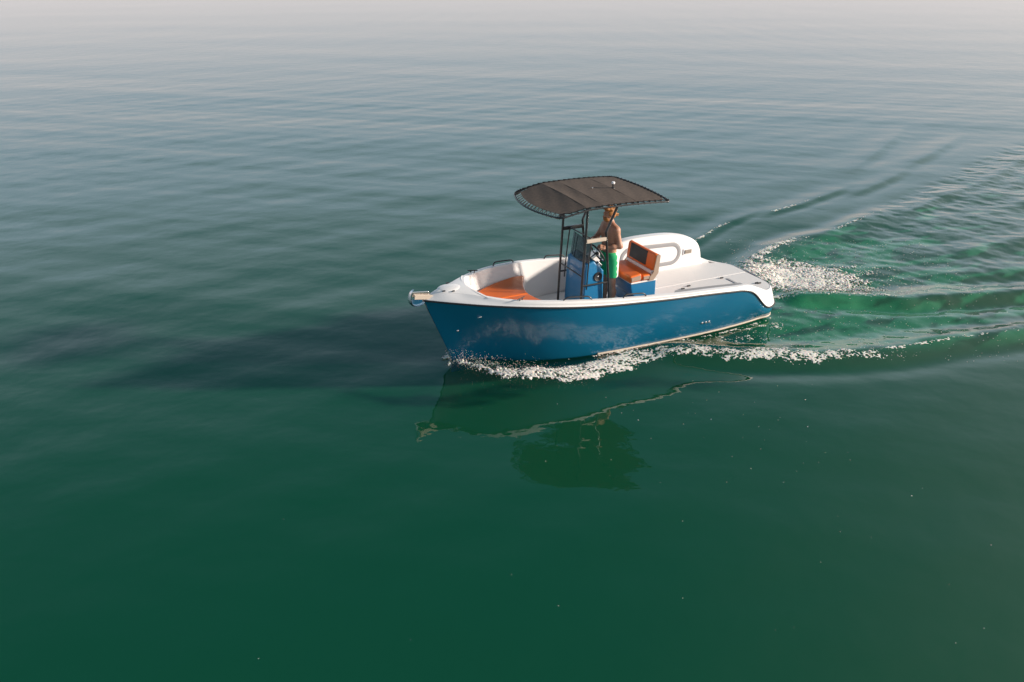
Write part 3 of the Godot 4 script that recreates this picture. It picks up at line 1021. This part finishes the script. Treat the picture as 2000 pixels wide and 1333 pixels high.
func make_anchor() -> void:
	var a := Node3D.new(); a.name = "anchor"; add_child(a)
	a.transform = boat.transform
	tag(a, "curved stainless steel anchor held in the bow roller of the boat", "anchor")
	var sh := MB.new(); sh.rbox(Vector3(-0.05, 1.285, 0), Vector3(0.30, 0.05, 0.022), 0.008, Basis(Vector3.BACK, -0.12))
	part("shank", sh, M.chrome, a)
	var fl := MB.new(); var rows := []
	var spine := smooth_path([Vector3(-0.16, 1.35, 0), Vector3(-0.205, 1.31, 0), Vector3(-0.235, 1.21, 0), Vector3(-0.23, 1.13, 0), Vector3(-0.17, 1.085, 0), Vector3(-0.07, 1.09, 0), Vector3(0.0, 1.12, 0)], 4)
	var m := spine.size()
	for i in m:
		var u := float(i) / (m - 1)
		var w := 0.02 + 0.13 * smoothstep(0.0, 0.75, u) * (1.0 - smoothstep(0.78, 1.0, u))
		var row := []
		for j in 9:
			var t := j / 4.0 - 1.0
			row.append(spine[i] + Vector3(0.03 * t * t * smoothstep(0.2, 0.8, u), 0.05 * t * t * smoothstep(0.3, 0.9, u), w * t))
		rows.append(row)
	fl.grid(rows)
	var low := []
	for r in rows:
		var o := []
		for q in r: o.append(q + Vector3(0.008, 0.010, 0))
		low.append(o)
	fl.grid(low, false, false, true)
	part("fluke", fl, M.chrome, a, 60.0)

# ------------------------------------------------------------------ the helmsman (signed distances meshed as surface nets)
func sd_bone(p: Vector3, b: Array) -> float:
	if b.size() == 3:   # ellipsoid: centre, radii
		var q: Vector3 = (p - b[0]) / b[1]
		var k0 := q.length()
		var k1: float = (q / b[1]).length()
		return k0 * (k0 - 1.0) / maxf(k1, 1e-6)
	var ab: Vector3 = b[1] - b[0]
	var t := clampf((p - b[0]).dot(ab) / maxf(ab.length_squared(), 1e-8), 0.0, 1.0)
	return (p - b[0] - ab * t).length() - lerpf(b[2], b[3], t)

const HC := Vector3(-0.03, 1.695, 0)
func cut_at(mode: int, p: Vector3) -> float:
	var q := p - HC
	if mode == 1: return minf(-(q.x + 0.045 - 0.4 * maxf(0.0, q.y - 0.05)), 0.062 - q.y)   # hair keeps off the face
	if mode == 2: return maxf(q.y + 0.045 + 0.02 * signf(q.x + 0.03), 0.072 - Vector2(q.x + 0.02, q.z * 1.15).length() - maxf(0.0, -0.085 - q.y) * 2.0)
	return maxf(0.585 + 0.012 * sin(p.z * 40.0) - p.y, p.y - 1.035)   # hem and waistband

func sdf_mesh(mb: MB, bones: Array, cell: float, k: float, cut := 0) -> void:
	var lo := Vector3(9, 9, 9); var hi := -lo
	for b in bones:
		var r: Vector3 = b[1] if b.size() == 3 else Vector3.ONE * maxf(b[2], b[3])
		lo = lo.min(b[0] - r); hi = hi.max(b[0] + r)
		if b.size() > 3:
			lo = lo.min(b[1] - r); hi = hi.max(b[1] + r)
	lo -= Vector3.ONE * cell * 3; hi += Vector3.ONE * cell * 3
	var nx := int((hi.x - lo.x) / cell) + 2; var ny := int((hi.y - lo.y) / cell) + 2; var nz := int((hi.z - lo.z) / cell) + 2
	var f := PackedFloat32Array(); f.resize(nx * ny * nz); f.fill(1.0)
	for b in bones:
		var r: Vector3 = (b[1] if b.size() == 3 else Vector3.ONE * maxf(b[2], b[3])) + Vector3.ONE * (k + cell * 2)
		var bl: Vector3 = b[0] - r; var bh: Vector3 = b[0] + r
		if b.size() > 3:
			bl = bl.min(b[1] - r); bh = bh.max(b[1] + r)
		var i0 := maxi(0, int((bl.x - lo.x) / cell)); var i1 := mini(nx - 1, int((bh.x - lo.x) / cell) + 1)
		var j0 := maxi(0, int((bl.y - lo.y) / cell)); var j1 := mini(ny - 1, int((bh.y - lo.y) / cell) + 1)
		var k0 := maxi(0, int((bl.z - lo.z) / cell)); var k1 := mini(nz - 1, int((bh.z - lo.z) / cell) + 1)
		for j in range(j0, j1 + 1):
			for i in range(i0, i1 + 1):
				for m in range(k0, k1 + 1):
					var d := sd_bone(lo + Vector3(i, j, m) * cell, b)
					var o := (j * nx + i) * nz + m
					var e := f[o]
					var h := maxf(k - absf(d - e), 0.0) / k
					f[o] = minf(d, e) - h * h * k * 0.25
	if cut > 0:
		for j in ny:
			for i in nx:
				for m in nz:
					var o := (j * nx + i) * nz + m
					if f[o] < cell * 2: f[o] = maxf(f[o], cut_at(cut, lo + Vector3(i, j, m) * cell))
	var at := {}
	var strides := [nz, nx * nz, 1]
	for j in ny - 1:
		for i in nx - 1:
			for m in nz - 1:
				var o := (j * nx + i) * nz + m
				if f[o] > cell * 2 or f[o] < -cell * 2: continue
				var s := Vector3.ZERO; var cnt := 0
				for e in 12:
					var ax := e / 4
					var u := (ax + 1) % 3; var w := (ax + 2) % 3
					var c: int = o + (strides[u] if e & 1 else 0) + (strides[w] if e & 2 else 0)
					var fa := f[c]; var fb := f[c + strides[ax]]
					if (fa < 0.0) == (fb < 0.0): continue
					var q := Vector3.ZERO
					q[u] = 1.0 if e & 1 else 0.0
					q[w] = 1.0 if e & 2 else 0.0
					q[ax] = fa / (fa - fb)
					s += q; cnt += 1
				if cnt > 0: at[o] = mb.p(lo + (Vector3(i, j, m) + s / cnt) * cell)
	for o in at:
		for ax in 3:
			var c: int = o
			if (f[c] < 0.0) == (f[c + strides[ax]] < 0.0): continue
			var u: int = strides[(ax + 1) % 3]; var w: int = strides[(ax + 2) % 3]
			if not (at.has(c - u) and at.has(c - w) and at.has(c - u - w)): continue
			if f[c] < 0.0: mb.quad(at[c], at[c - u], at[c - u - w], at[c - w])
			else: mb.quad(at[c], at[c - w], at[c - u - w], at[c - u])

func hand_bones(wrist: Vector3, fwd: Vector3, out: Vector3, thumb: float) -> Array:
	# fingers curl over the rim in front of the palm; OUT is the back of the hand
	fwd = fwd.normalized()
	var side := fwd.cross(out).normalized() * thumb
	out = side.cross(fwd).normalized() * thumb
	var b := []
	b.append([wrist - fwd * 0.03, wrist + fwd * 0.02, 0.026, 0.028])
	for k in 4:
		var w := (k - 1.5) * 0.021
		b.append([wrist + fwd * 0.015 + side * w * 0.7, wrist + fwd * 0.085 + side * w, 0.017, 0.012])
		var l: float = [0.036, 0.044, 0.041, 0.032][k]
		var p0 := wrist + fwd * 0.088 + side * w
		var p1 := p0 + (fwd * 0.75 - out * 0.65).normalized() * l
		var p2 := p1 + (-fwd * 0.25 - out).normalized() * l * 0.7
		var p3 := p2 + (-fwd * 0.95 - out * 0.3).normalized() * l * 0.55
		b.append([p0, p1, 0.0105, 0.0095]); b.append([p1, p2, 0.0095, 0.009]); b.append([p2, p3, 0.009, 0.008])
	var t0 := wrist + fwd * 0.03 + side * -0.03
	b.append([wrist + fwd * 0.01 - side * 0.015, t0, 0.018, 0.015])
	b.append([t0, t0 + fwd * 0.04 - side * 0.018 - out * 0.018, 0.0125, 0.011])
	b.append([t0 + fwd * 0.04 - side * 0.018 - out * 0.018, t0 + fwd * 0.055 - out * 0.045, 0.0105, 0.009])
	return b

func make_person() -> void:
	var pr := Node3D.new(); pr.name = "person"; add_child(pr)
	pr.transform = boat.transform * Transform3D(Basis(), Vector3(3.43, SOLE + 0.004, 0.0))
	tag(pr, "bare-chested person in green and white swim shorts steering the boat", "person")
	var b := []
	for sd in [1.0, -1.0]:
		b.append([Vector3(0.02, 0.90, 0.095 * sd), Vector3(0.01, 0.50, 0.125 * sd), 0.098, 0.062])
		b.append([Vector3(0.01, 0.50, 0.125 * sd), Vector3(0.035, 0.30, 0.13 * sd), 0.060, 0.058])
		b.append([Vector3(0.035, 0.30, 0.13 * sd), Vector3(0.03, 0.085, 0.13 * sd), 0.056, 0.037])
		b.append([Vector3(0.055, 0.045, 0.13 * sd), Vector3(-0.10, 0.032, 0.145 * sd), 0.040, 0.032])
		b.append([Vector3(-0.10, 0.032, 0.145 * sd), Vector3(-0.155, 0.026, 0.15 * sd), 0.034, 0.024])
		# shoulder cap and chest
		b.append([Vector3(0.0, 1.47, 0.12 * sd), Vector3(0.015, 1.455, 0.185 * sd), 0.062, 0.060])
		b.append([Vector3(0.0, 1.10, 0.07 * sd), Vector3(0.0, 1.36, 0.095 * sd), 0.092, 0.102])
		b.append([Vector3(-0.03, 1.36, 0.08 * sd), Vector3(-0.02, 1.40, 0.10 * sd), 0.085, 0.08])
		b.append([Vector3(0.04, 1.30, 0.09 * sd), Vector3(0.04, 1.42, 0.10 * sd), 0.075, 0.07])
		b.append([Vector3(0.01, 1.54, 0.03 * sd), Vector3(0.01, 1.49, 0.12 * sd), 0.045, 0.05])
	b.append([Vector3(0.02, 0.93, -0.07), Vector3(0.02, 0.93, 0.07), 0.115, 0.115])
	b.append([Vector3(0.01, 0.95, 0), Vector3(0.0, 1.2, 0), 0.115, 0.115])
	b.append([Vector3(0.015, 1.48, 0), Vector3(-0.015, 1.61, 0), 0.060, 0.056])
	# arms
	var le := Vector3(0.055, 1.185, 0.262); var lw := Vector3(-0.185, 1.165, 0.175)
	var re := Vector3(-0.10, 1.21, -0.275); var rw := Vector3(-0.265, 1.225, -0.125)
	b.append([Vector3(0.015, 1.455, 0.19), le, 0.056, 0.042]); b.append([le, le.lerp(lw, 0.45), 0.043, 0.041]); b.append([le.lerp(lw, 0.45), lw, 0.040, 0.027])
	b.append([Vector3(0.015, 1.455, -0.19), re, 0.056, 0.042]); b.append([re, re.lerp(rw, 0.45), 0.043, 0.041]); b.append([re.lerp(rw, 0.45), rw, 0.040, 0.027])
	var skin := MB.new()
	sdf_mesh(skin, b, 0.014, 0.05)
	# head
	var hc := HC
	var hb := [
		[hc + Vector3(0.008, 0.018, 0), Vector3(0.096, 0.098, 0.076), 0],
		[hc + Vector3(-0.03, -0.045, 0), Vector3(0.062, 0.075, 0.058), 0],
		[hc + Vector3(-0.052, -0.095, 0), Vector3(0.035, 0.028, 0.036), 0],
		[hc + Vector3(-0.085, 0.02, -0.03), hc + Vector3(-0.085, 0.02, 0.03), 0.014, 0.014],
		[hc + Vector3(-0.088, 0.0, 0), hc + Vector3(-0.112, -0.032, 0), 0.010, 0.014],
		[hc + Vector3(-0.086, -0.066, -0.018), hc + Vector3(-0.086, -0.066, 0.018), 0.011, 0.011],
		[hc + Vector3(0.01, -0.02, 0.078), Vector3(0.018, 0.032, 0.009), 0],
		[hc + Vector3(0.01, -0.02, -0.078), Vector3(0.018, 0.032, 0.009), 0],
		[hc + Vector3(0.02, -0.07, 0), hc + Vector3(0.03, -0.15, 0), 0.054, 0.056],
	]
	sdf_mesh(skin, hb, 0.006, 0.018)
	sdf_mesh(skin, hand_bones(lw, Vector3(-0.85, 0.28, -0.28), Vector3(0.1, 0.75, 0.65), 1.0), 0.005, 0.010)
	sdf_mesh(skin, hand_bones(rw, Vector3(-0.6, 0.5, 0.35), Vector3(0.1, 0.75, -0.65), -1.0), 0.005, 0.010)
	part("body", skin, M.skin, pr, 70.0)
	for sd in [-1.0, 1.0]:
		var ey := MB.new(); ey.ellipsoid(hc + Vector3(-0.083, 0.004, 0.031 * sd), Vector3(0.010, 0.008, 0.013))
		part("eye", ey, M.eye, pr)
	# hair: tousled cap with a lock blown back, and a short beard
	var hr := MB.new()
	var hbs := [[hc + Vector3(0.018, 0.03, 0), Vector3(0.104, 0.104, 0.087), 0], [hc + Vector3(0.07, -0.03, 0), Vector3(0.05, 0.06, 0.066), 0], [hc + Vector3(-0.055, 0.098, 0.0), Vector3(0.05, 0.03, 0.06), 0]]
	rng.seed = 77
	for k in 46:
		var g := rng.randf_range(-PI * 0.62, PI * 0.62); var e := rng.randf_range(0.05, 1.45)
		var dir := Vector3(cos(g) * cos(e), sin(e), sin(g) * cos(e))
		if dir.x < -0.55 and dir.y < 0.6: continue
		var root := hc + Vector3(0.015, 0.03, 0) + dir * Vector3(0.096, 0.098, 0.08)
		hbs.append([root, root + dir * rng.randf_range(0.010, 0.024) + Vector3(rng.randf_range(0.005, 0.03), rng.randf_range(-0.012, 0.012), rng.randf_range(-0.012, 0.012)), 0.014, 0.006])
	hbs.append([hc + Vector3(0.10, 0.0, 0.03), hc + Vector3(0.155, -0.008, 0.045), 0.026, 0.012])
	hbs.append([hc + Vector3(0.10, -0.02, 0.02), hc + Vector3(0.145, -0.035, 0.04), 0.024, 0.012])
	sdf_mesh(hr, hbs, 0.0065, 0.012, 1)
	part("hair", hr, M.hair, pr, 70.0)
	var bd := MB.new()
	sdf_mesh(bd, [[hc + Vector3(-0.045, -0.075, 0), Vector3(0.062, 0.058, 0.064), 0]], 0.006, 0.01, 2)
	part("beard", bd, M.hair, pr, 70.0)
	# swim shorts
	var sb := [[Vector3(0.02, 0.93, -0.07), Vector3(0.02, 0.93, 0.07), 0.128, 0.128], [Vector3(0.01, 0.95, 0), Vector3(0.0, 1.08, 0), 0.128, 0.122], [Vector3(0.0, 1.0, -0.06), Vector3(0.0, 1.0, 0.06), 0.118, 0.118]]
	for sd in [1.0, -1.0]:
		sb.append([Vector3(0.02, 0.90, 0.098 * sd), Vector3(0.012, 0.52, 0.132 * sd), 0.115, 0.100])
	var sh := MB.new()
	sdf_mesh(sh, sb, 0.012, 0.03, 3)
	var mesh := sh.done(50.0)
	var arr := mesh.surface_get_arrays(0)
	var vs: PackedVector3Array = arr[Mesh.ARRAY_VERTEX]
	var cols := PackedColorArray()
	for q in vs:
		cols.append(Color(0.74, 0.72, 0.68) if q.x > 0.052 + 0.010 * sin(q.y * 60.0) else Color(0.01, 0.36, 0.13))
	arr[Mesh.ARRAY_COLOR] = cols
	var am := ArrayMesh.new(); am.add_surface_from_arrays(Mesh.PRIMITIVE_TRIANGLES, arr)
	var so := part("swim_shorts", am, M.shorts, pr)
	so.set_meta("label", "green swim shorts with a white back panel")

# ------------------------------------------------------------------ foam
var foam_a := FastNoiseLite.new()
var foam_b := FastNoiseLite.new()
var foam_c := FastNoiseLite.new()

func to_boat(x: float, z: float) -> Vector2:
	var c := cos(deg_to_rad(HEADING)); var s := sin(deg_to_rad(HEADING))
	var dx := x - BOW.x; var dz := z - BOW.z
	return Vector2(dx * c - dz * s, dx * s + dz * c)

func inside_hull(x: float, z: float, margin := 0.0) -> bool:
	var q := to_boat(x, z)
	if q.x < 0.42 or q.x > 6.62: return false
	return absf(q.y) < spline(CS, CB, q.x) + margin

func foam_patch(mb: MB, x0: float, x1: float, z0: float, z1: float, cell: float, mode: int) -> void:
	var nx := int((x1 - x0) / cell) + 1; var nz := int((z1 - z0) / cell) + 1
	var val := PackedFloat32Array(); val.resize(nx * nz); val.fill(-1.0)
	var lift := PackedFloat32Array(); lift.resize(nx * nz)
	for j in nz:
		var z := z0 + j * cell
		for i in nx:
			var x := x0 + i * cell
			var r: Vector2 = foam_near(x, z) if mode == 0 else (foam_stern(x, z) if mode == 1 else foam_crest(x, z))
			if r.x <= 0.02: continue
			var n := 0.5 + 0.5 * foam_a.get_noise_2d(x, z * 1.5)
			var m := 1.0 - absf(foam_b.get_noise_2d(x, z * 1.5)) * 1.6
			var q := 0.5 + 0.5 * foam_c.get_noise_2d(x, z * 1.3)
			val[j * nx + i] = r.x + 0.55 * (n - 0.5) + (0.75 - 0.45 * r.x) * (m - 0.66) + 0.24 * (q - 0.5) - 0.5
			lift[j * nx + i] = r.y
	var ids := PackedInt32Array(); ids.resize(nx * nz); ids.fill(-1)
	for j in nz - 1:
		for i in nx - 1:
			var o := j * nx + i
			if minf(minf(val[o], val[o + 1]), minf(val[o + nx], val[o + nx + 1])) < -0.02: continue
			var k := [o, o + 1, o + nx, o + nx + 1]
			for a in k:
				if ids[a] < 0:
					var x: float = x0 + (a % nx) * cell; var z: float = z0 + (a / nx) * cell
					var e := clampf(val[a], 0.0, 0.5)
					var bump := foam_c.get_noise_2d(x * 0.7, z * 0.7) * 0.5 + 0.5
					ids[a] = mb.p(Vector3(x, water_at(x, z) + 0.004 + (0.0085 + 0.8 * lift[a]) * smoothstep(0.0, 0.35, e) * (0.75 + 0.4 * bump), z))
			mb.quad(ids[o], ids[o + nx], ids[o + nx + 1], ids[o + 1])

func foam_near(x: float, z: float) -> Vector2:
	if inside_hull(x, z, 0.015): return Vector2.ZERO
	var r := along(foam_line, Vector2(x, z))
	var d := -r.x + 0.10 * foam_a.get_noise_2d(x * 0.9 + 7.0, z * 0.9) + 0.05 * foam_b.get_noise_2d(x, z)   # inside (towards the boat) is negative z: left or right of the run
	var w := spline(wx, wy, x)
	var inn := d if d > 0.0 else 0.0
	if d < -0.10: return Vector2.ZERO
	var prof := smoothstep(-0.10, 0.05, d) * (1.0 - smoothstep(w * 0.55, w * 1.25, d))
	var strength := spline([-1.2, -0.6, 0.0, 1.2, 1.9, 2.6, 3.6, 4.8, 5.6, 6.6], [0.60, 0.64, 0.78, 0.78, 0.74, 0.66, 0.68, 0.74, 0.68, 0.34], x)
	# thin line of froth hugging the hull further aft
	var q := to_boat(x, z)
	if q.x > 2.6 and q.x < 6.5 and q.y > 0.0:
		var hd := q.y - spline(CS, CB, q.x)
		prof = maxf(prof * 1.0, 0.92 * (1.0 - smoothstep(0.02, 0.13, hd)))
		prof = maxf(prof, 0.62 * (1.0 - smoothstep(0.3, 1.3, hd)))
	return Vector2(prof * strength, 0.03 * (1.0 - smoothstep(-0.9, 2.0, x)))

func foam_stern(x: float, z: float) -> Vector2:
	if inside_hull(x, z, 0.0): return Vector2.ZERO
	var q := to_boat(x, z)
	var c := Vector2(x - 6.0, z + 16.95)
	var ang := Vector2(c.x * 0.95 + c.y * 0.3, c.y * 0.95 - c.x * 0.3)
	var e := Vector2(ang.x / 2.5, ang.y / 1.85).length()
	var prof := 0.90 * (1.0 - smoothstep(0.15, 1.1, e))
	# streaks running on aft
	var st := 0.52 * (1.0 - smoothstep(0.2, 1.0, absf(z + 17.4 - (x - 6.0) * 0.12) / 1.1)) * (1.0 - smoothstep(7.4, 9.3, x)) * smoothstep(5.4, 6.4, x)
	prof = maxf(prof, st)
	# line of froth along the far edge and along the top of the hump
	var f := along(edge_far, Vector2(x, z))
	prof = maxf(prof, 0.72 * (1.0 - smoothstep(0.05, 0.30, absf(f.x))) * (1.0 - smoothstep(0.6, 0.98, f.y)))
	var g := along(edge_hump, Vector2(x, z))
	prof = maxf(prof, 0.62 * (1.0 - smoothstep(0.02, 0.20, absf(g.x + 0.10))) * (1.0 - smoothstep(0.55, 1.0, g.y)))
	prof *= smoothstep(-0.06, 0.05, (-15.62 + 0.02 * (x - 5.5)) - z)
	return Vector2(prof, 0.03 * (1.0 - smoothstep(0.3, 0.9, e)))

# thin broken lines of froth on the crests of the diverging waves
func foam_crest(x: float, z: float) -> Vector2:
	var best := 0.0
	for l in crest_lines:
		var f := along(l, Vector2(x, z))
		best = maxf(best, (0.70 - 0.25 * smoothstep(0.1, 0.9, f.y)) * (1.0 - smoothstep(0.015, 0.11, absf(f.x + 0.02))) * smoothstep(0.0, 0.1, f.y) * (1.0 - smoothstep(0.7, 1.0, f.y)))
	return Vector2(best, 0.0)

var crest_lines := []
var foam_line := []
var wx := []
var wy := []

func make_foam() -> void:
	foam_a.seed = 101; foam_a.frequency = 2.2; foam_a.fractal_octaves = 4; foam_a.noise_type = FastNoiseLite.TYPE_SIMPLEX
	foam_b.seed = 102; foam_b.frequency = 7.0; foam_b.fractal_octaves = 3; foam_b.noise_type = FastNoiseLite.TYPE_SIMPLEX
	foam_c.seed = 103; foam_c.frequency = 22.0; foam_c.fractal_octaves = 3; foam_c.noise_type = FastNoiseLite.TYPE_SIMPLEX
	var outer := v2([[-1.12, -13.05], [-0.84, -12.78], [-0.5, -12.60], [-0.12, -12.40], [0.33, -12.38], [0.81, -12.28], [1.31, -12.38], [1.75, -12.60], [2.12, -12.91], [2.58, -13.13], [3.02, -13.18], [3.58, -13.0], [4.26, -12.99], [4.92, -12.9], [5.45, -12.97], [6.0, -13.05], [6.6, -13.15]])
	var width := [[-1.2, 0.14], [-0.8, 0.18], [-0.3, 0.24], [0.3, 0.42], [0.9, 0.50], [1.4, 0.64], [1.8, 0.66], [2.4, 0.50], [3.0, 0.36], [3.6, 0.42], [4.3, 0.50], [5.0, 0.46], [5.6, 0.36], [6.2, 0.20], [6.7, 0.05]]
	foam_line = outer
	for q in width:
		wx.append(q[0]); wy.append(q[1])
	var band := MB.new()
	foam_patch(band, -1.35, 6.9, -15.75, -12.15, 0.0125, 0)
	foam_patch(band, 4.4, 9.4, -19.6, -15.4, 0.016, 1)
	crest_lines = [v2([[4.1, -19.05], [4.4, -19.45], [5.0, -20.3], [5.8, -21.2], [6.1, -21.55]])]
	foam_patch(band, 3.9, 6.2, -21.7, -18.9, 0.02, 2)
	crest_lines = [v2([[6.4, -21.36], [6.7, -21.6], [7.54, -22.26], [8.85, -23.5], [9.2, -23.9]])]
	foam_patch(band, 6.2, 9.4, -24.1, -21.2, 0.022, 2)
	crest_lines = [v2([[7.6, -19.9], [8.83, -20.99], [9.97, -22.2]])]
	foam_patch(band, 7.4, 10.1, -22.4, -19.7, 0.022, 2)
	crest_lines = [v2([[6.0, -13.2], [7.0, -13.5], [7.9, -13.8], [9.1, -14.08], [10.2, -14.2]])]
	foam_patch(band, 5.8, 10.4, -14.5, -13.0, 0.02, 2)
	var fo := part("wake_foam", band, M.foam, self, 80.0)
	tag(fo, "white foam of the bow wave and the churned wake around the boat", "foam", "", "stuff")
	# droplets and loose flecks
	rng.seed = 5
	var drop := SphereMesh.new(); drop.radius = 1.0; drop.height = 2.0; drop.radial_segments = 8; drop.rings = 4
	var tf := []
	for k in 2200:
		var i := rng.randi_range(0, outer.size() - 2)
		if rng.randf() < 0.55: i = rng.randi_range(0, 5)
		var p: Vector2 = outer[i].lerp(outer[i + 1], rng.randf())
		var off := -absf(rng.randfn(0.0, 0.22)) + rng.randfn(0.03, 0.05)
		p.y += off
		if inside_hull(p.x, p.y, 0.02): continue
		var bow := 1.0 - smoothstep(-0.8, 1.6, p.x)
		var y := water_at(p.x, p.y) + 0.01 + absf(rng.randfn(0.0, 0.03 + 0.07 * bow))
		var s := rng.randf_range(0.0016, 0.0046)
		tf.append(Transform3D(Basis().scaled(Vector3(s, s, s) * Vector3(rng.randf_range(0.8, 1.6), rng.randf_range(0.6, 1.1), rng.randf_range(0.8, 1.6))), Vector3(p.x, y, p.y)))
	for k in 1500:
		var p := Vector2(rng.randf_range(4.9, 9.5), rng.randf_range(-19.4, -15.6))
		if rng.randf() < 0.45: p = Vector2(rng.randfn(5.9, 0.7), rng.randfn(-16.8, 0.7))
		if p.y > -15.65 or inside_hull(p.x, p.y, 0.02): continue
		var s := rng.randf_range(0.0016, 0.005)
		tf.append(Transform3D(Basis().scaled(Vector3(s * rng.randf_range(1, 3), s * 0.8, s * rng.randf_range(0.8, 1.6))), Vector3(p.x, water_at(p.x, p.y) + 0.006 + absf(rng.randfn(0.0, 0.02)), p.y)))
	for k in 900:
		var p := Vector2(rng.randf_range(3.0, 9.5), rng.randf_range(-15.6, -13.0))
		if inside_hull(p.x, p.y, 0.02) or rng.randf() > 1.2 - (p.x - 3.0) * 0.14: continue
		var s := rng.randf_range(0.0016, 0.005)
		tf.append(Transform3D(Basis().scaled(Vector3(s * rng.randf_range(1, 3), s * 0.6, s * rng.randf_range(0.8, 1.6))), Vector3(p.x, water_at(p.x, p.y) + 0.004, p.y)))
	var sp := multi("spray_drops", drop, tf, M.foam)
	tag(sp, "white spray drops thrown up along the hull and in the wake", "spray", "", "stuff")
	# bubbles drifting on the smooth water
	var bt := []
	for k in 64:
		var p := Vector2(rng.randf_range(0.2, 5.6), rng.randf_range(-12.2, -6.4))
		if rng.randf() < 0.35: p = Vector2(rng.randfn(3.2, 0.9), rng.randfn(-10.7, 0.7))
		if rng.randf() < 0.08: p = Vector2(rng.randf_range(-4.0, 0.0), rng.randf_range(-9.5, -6.2))
		var s := rng.randf_range(0.002, 0.0042)
		if rng.randf() < 0.06: s *= 1.8
		bt.append(Transform3D(Basis().scaled(Vector3(s * rng.randf_range(1, 1.7), s * 0.7, s)), Vector3(p.x, water_at(p.x, p.y) + 0.002, p.y)))
	var bu := multi("drifting_bubbles", drop, bt, M.foam)
	tag(bu, "tiny white bubbles drifting on the smooth green water", "bubbles", "", "stuff")

var edge_far := []
var edge_hump := []

func multi(called: String, mesh: Mesh, tf: Array, m: Material) -> MultiMeshInstance3D:
	var mm := MultiMesh.new(); mm.transform_format = MultiMesh.TRANSFORM_3D; mm.mesh = mesh; mm.instance_count = tf.size()
	for i in tf.size(): mm.set_instance_transform(i, tf[i])
	var o := MultiMeshInstance3D.new(); o.name = called; o.multimesh = mm; o.material_override = m
	add_child(o)
	return o

# evening air: pale pink haze on the horizon, blue above it, dim overhead, and a broad glow round the sun
func sky_image(to: Vector3) -> Image:
	var im := Image.create_empty(512, 256, false, Image.FORMAT_RGBF)
	var deg := [0.0, 3.5, 8.0, 13.0, 18.0, 25.0, 36.0, 55.0, 90.0]
	var red := [0.68, 0.65, 0.56, 0.44, 0.33, 0.13, 0.03, 0.02, 0.02]
	var gre := [0.625, 0.61, 0.59, 0.55, 0.43, 0.22, 0.11, 0.09, 0.08]
	var blu := [0.62, 0.62, 0.66, 0.68, 0.53, 0.31, 0.18, 0.15, 0.14]
	for j in 256:
		var up := 90.0 - (j + 0.5) / 256.0 * 180.0
		var c := Vector3(spline(deg, red, up), spline(deg, gre, up), spline(deg, blu, up))
		for i in 512:
			var g := (i + 0.5) / 512.0 * TAU
			var d := Vector3(sin(g) * cos(deg_to_rad(up)), sin(deg_to_rad(up)), -cos(g) * cos(deg_to_rad(up)))
			var q := c
			if up > -5.0:
				var near := clampf(1.0 - (1.0 - d.dot(to)) / 0.9, 0.0, 1.0)
				q = q.lerp(Vector3(1.35, 1.2, 1.05), 0.75 * pow(near, 2.6))
			im.set_pixel(i, j, Color(q.x, q.y, q.z))
	return im

# ------------------------------------------------------------------
func _ready() -> void:
	var cam := Camera3D.new(); cam.name = "camera"; cam.fov = 42.816; cam.near = 0.1; cam.far = 6000.0
	add_child(cam)
	cam.position = Vector3(0, 6.448, 0); cam.rotation_degrees = Vector3(-25.0, 0, 0); cam.current = true
	var we := WorldEnvironment.new(); we.name = "environment"
	var e := Environment.new(); we.environment = e; add_child(we)
	e.background_mode = Environment.BG_SKY
	var az := deg_to_rad(4.0); var el := deg_to_rad(17.5)   # low sun to the right, a little on the camera's side
	var to := Vector3(cos(az) * cos(el), sin(el), sin(az) * cos(el))
	var sky := Sky.new(); var sm := PanoramaSkyMaterial.new(); sky.sky_material = sm; e.sky = sky
	sm.panorama = ImageTexture.create_from_image(sky_image(to))
	e.tonemap_mode = Environment.TONE_MAPPER_LINEAR
	e.tonemap_exposure = 1.36
	e.sdfgi_enabled = true; e.ssao_enabled = true; e.ssil_enabled = true
	var sun := DirectionalLight3D.new(); sun.name = "sun"
	sun.light_energy = 1.58; sun.light_angular_distance = 3.0; sun.light_color = Color(1.0, 0.945, 0.885); sun.shadow_enabled = true
	add_child(sun)
	sun.look_at_from_position(Vector3.ZERO, -to, Vector3.UP)
	make_materials()
	make_water()
	print("water ", Time.get_ticks_msec())
	make_boat()
	make_anchor()
	print("boat ", Time.get_ticks_msec())
	make_person()
	print("person ", Time.get_ticks_msec())
	edge_far = v2([[4.85, -17.0], [5.2, -17.9], [5.9, -18.8], [6.8, -19.45], [7.7, -19.95]])
	edge_hump = v2([[5.2, -15.75], [5.8, -15.72], [6.8, -15.68], [7.6, -15.55], [8.6, -15.75]])
	make_foam()
	print("foam ", Time.get_ticks_msec())
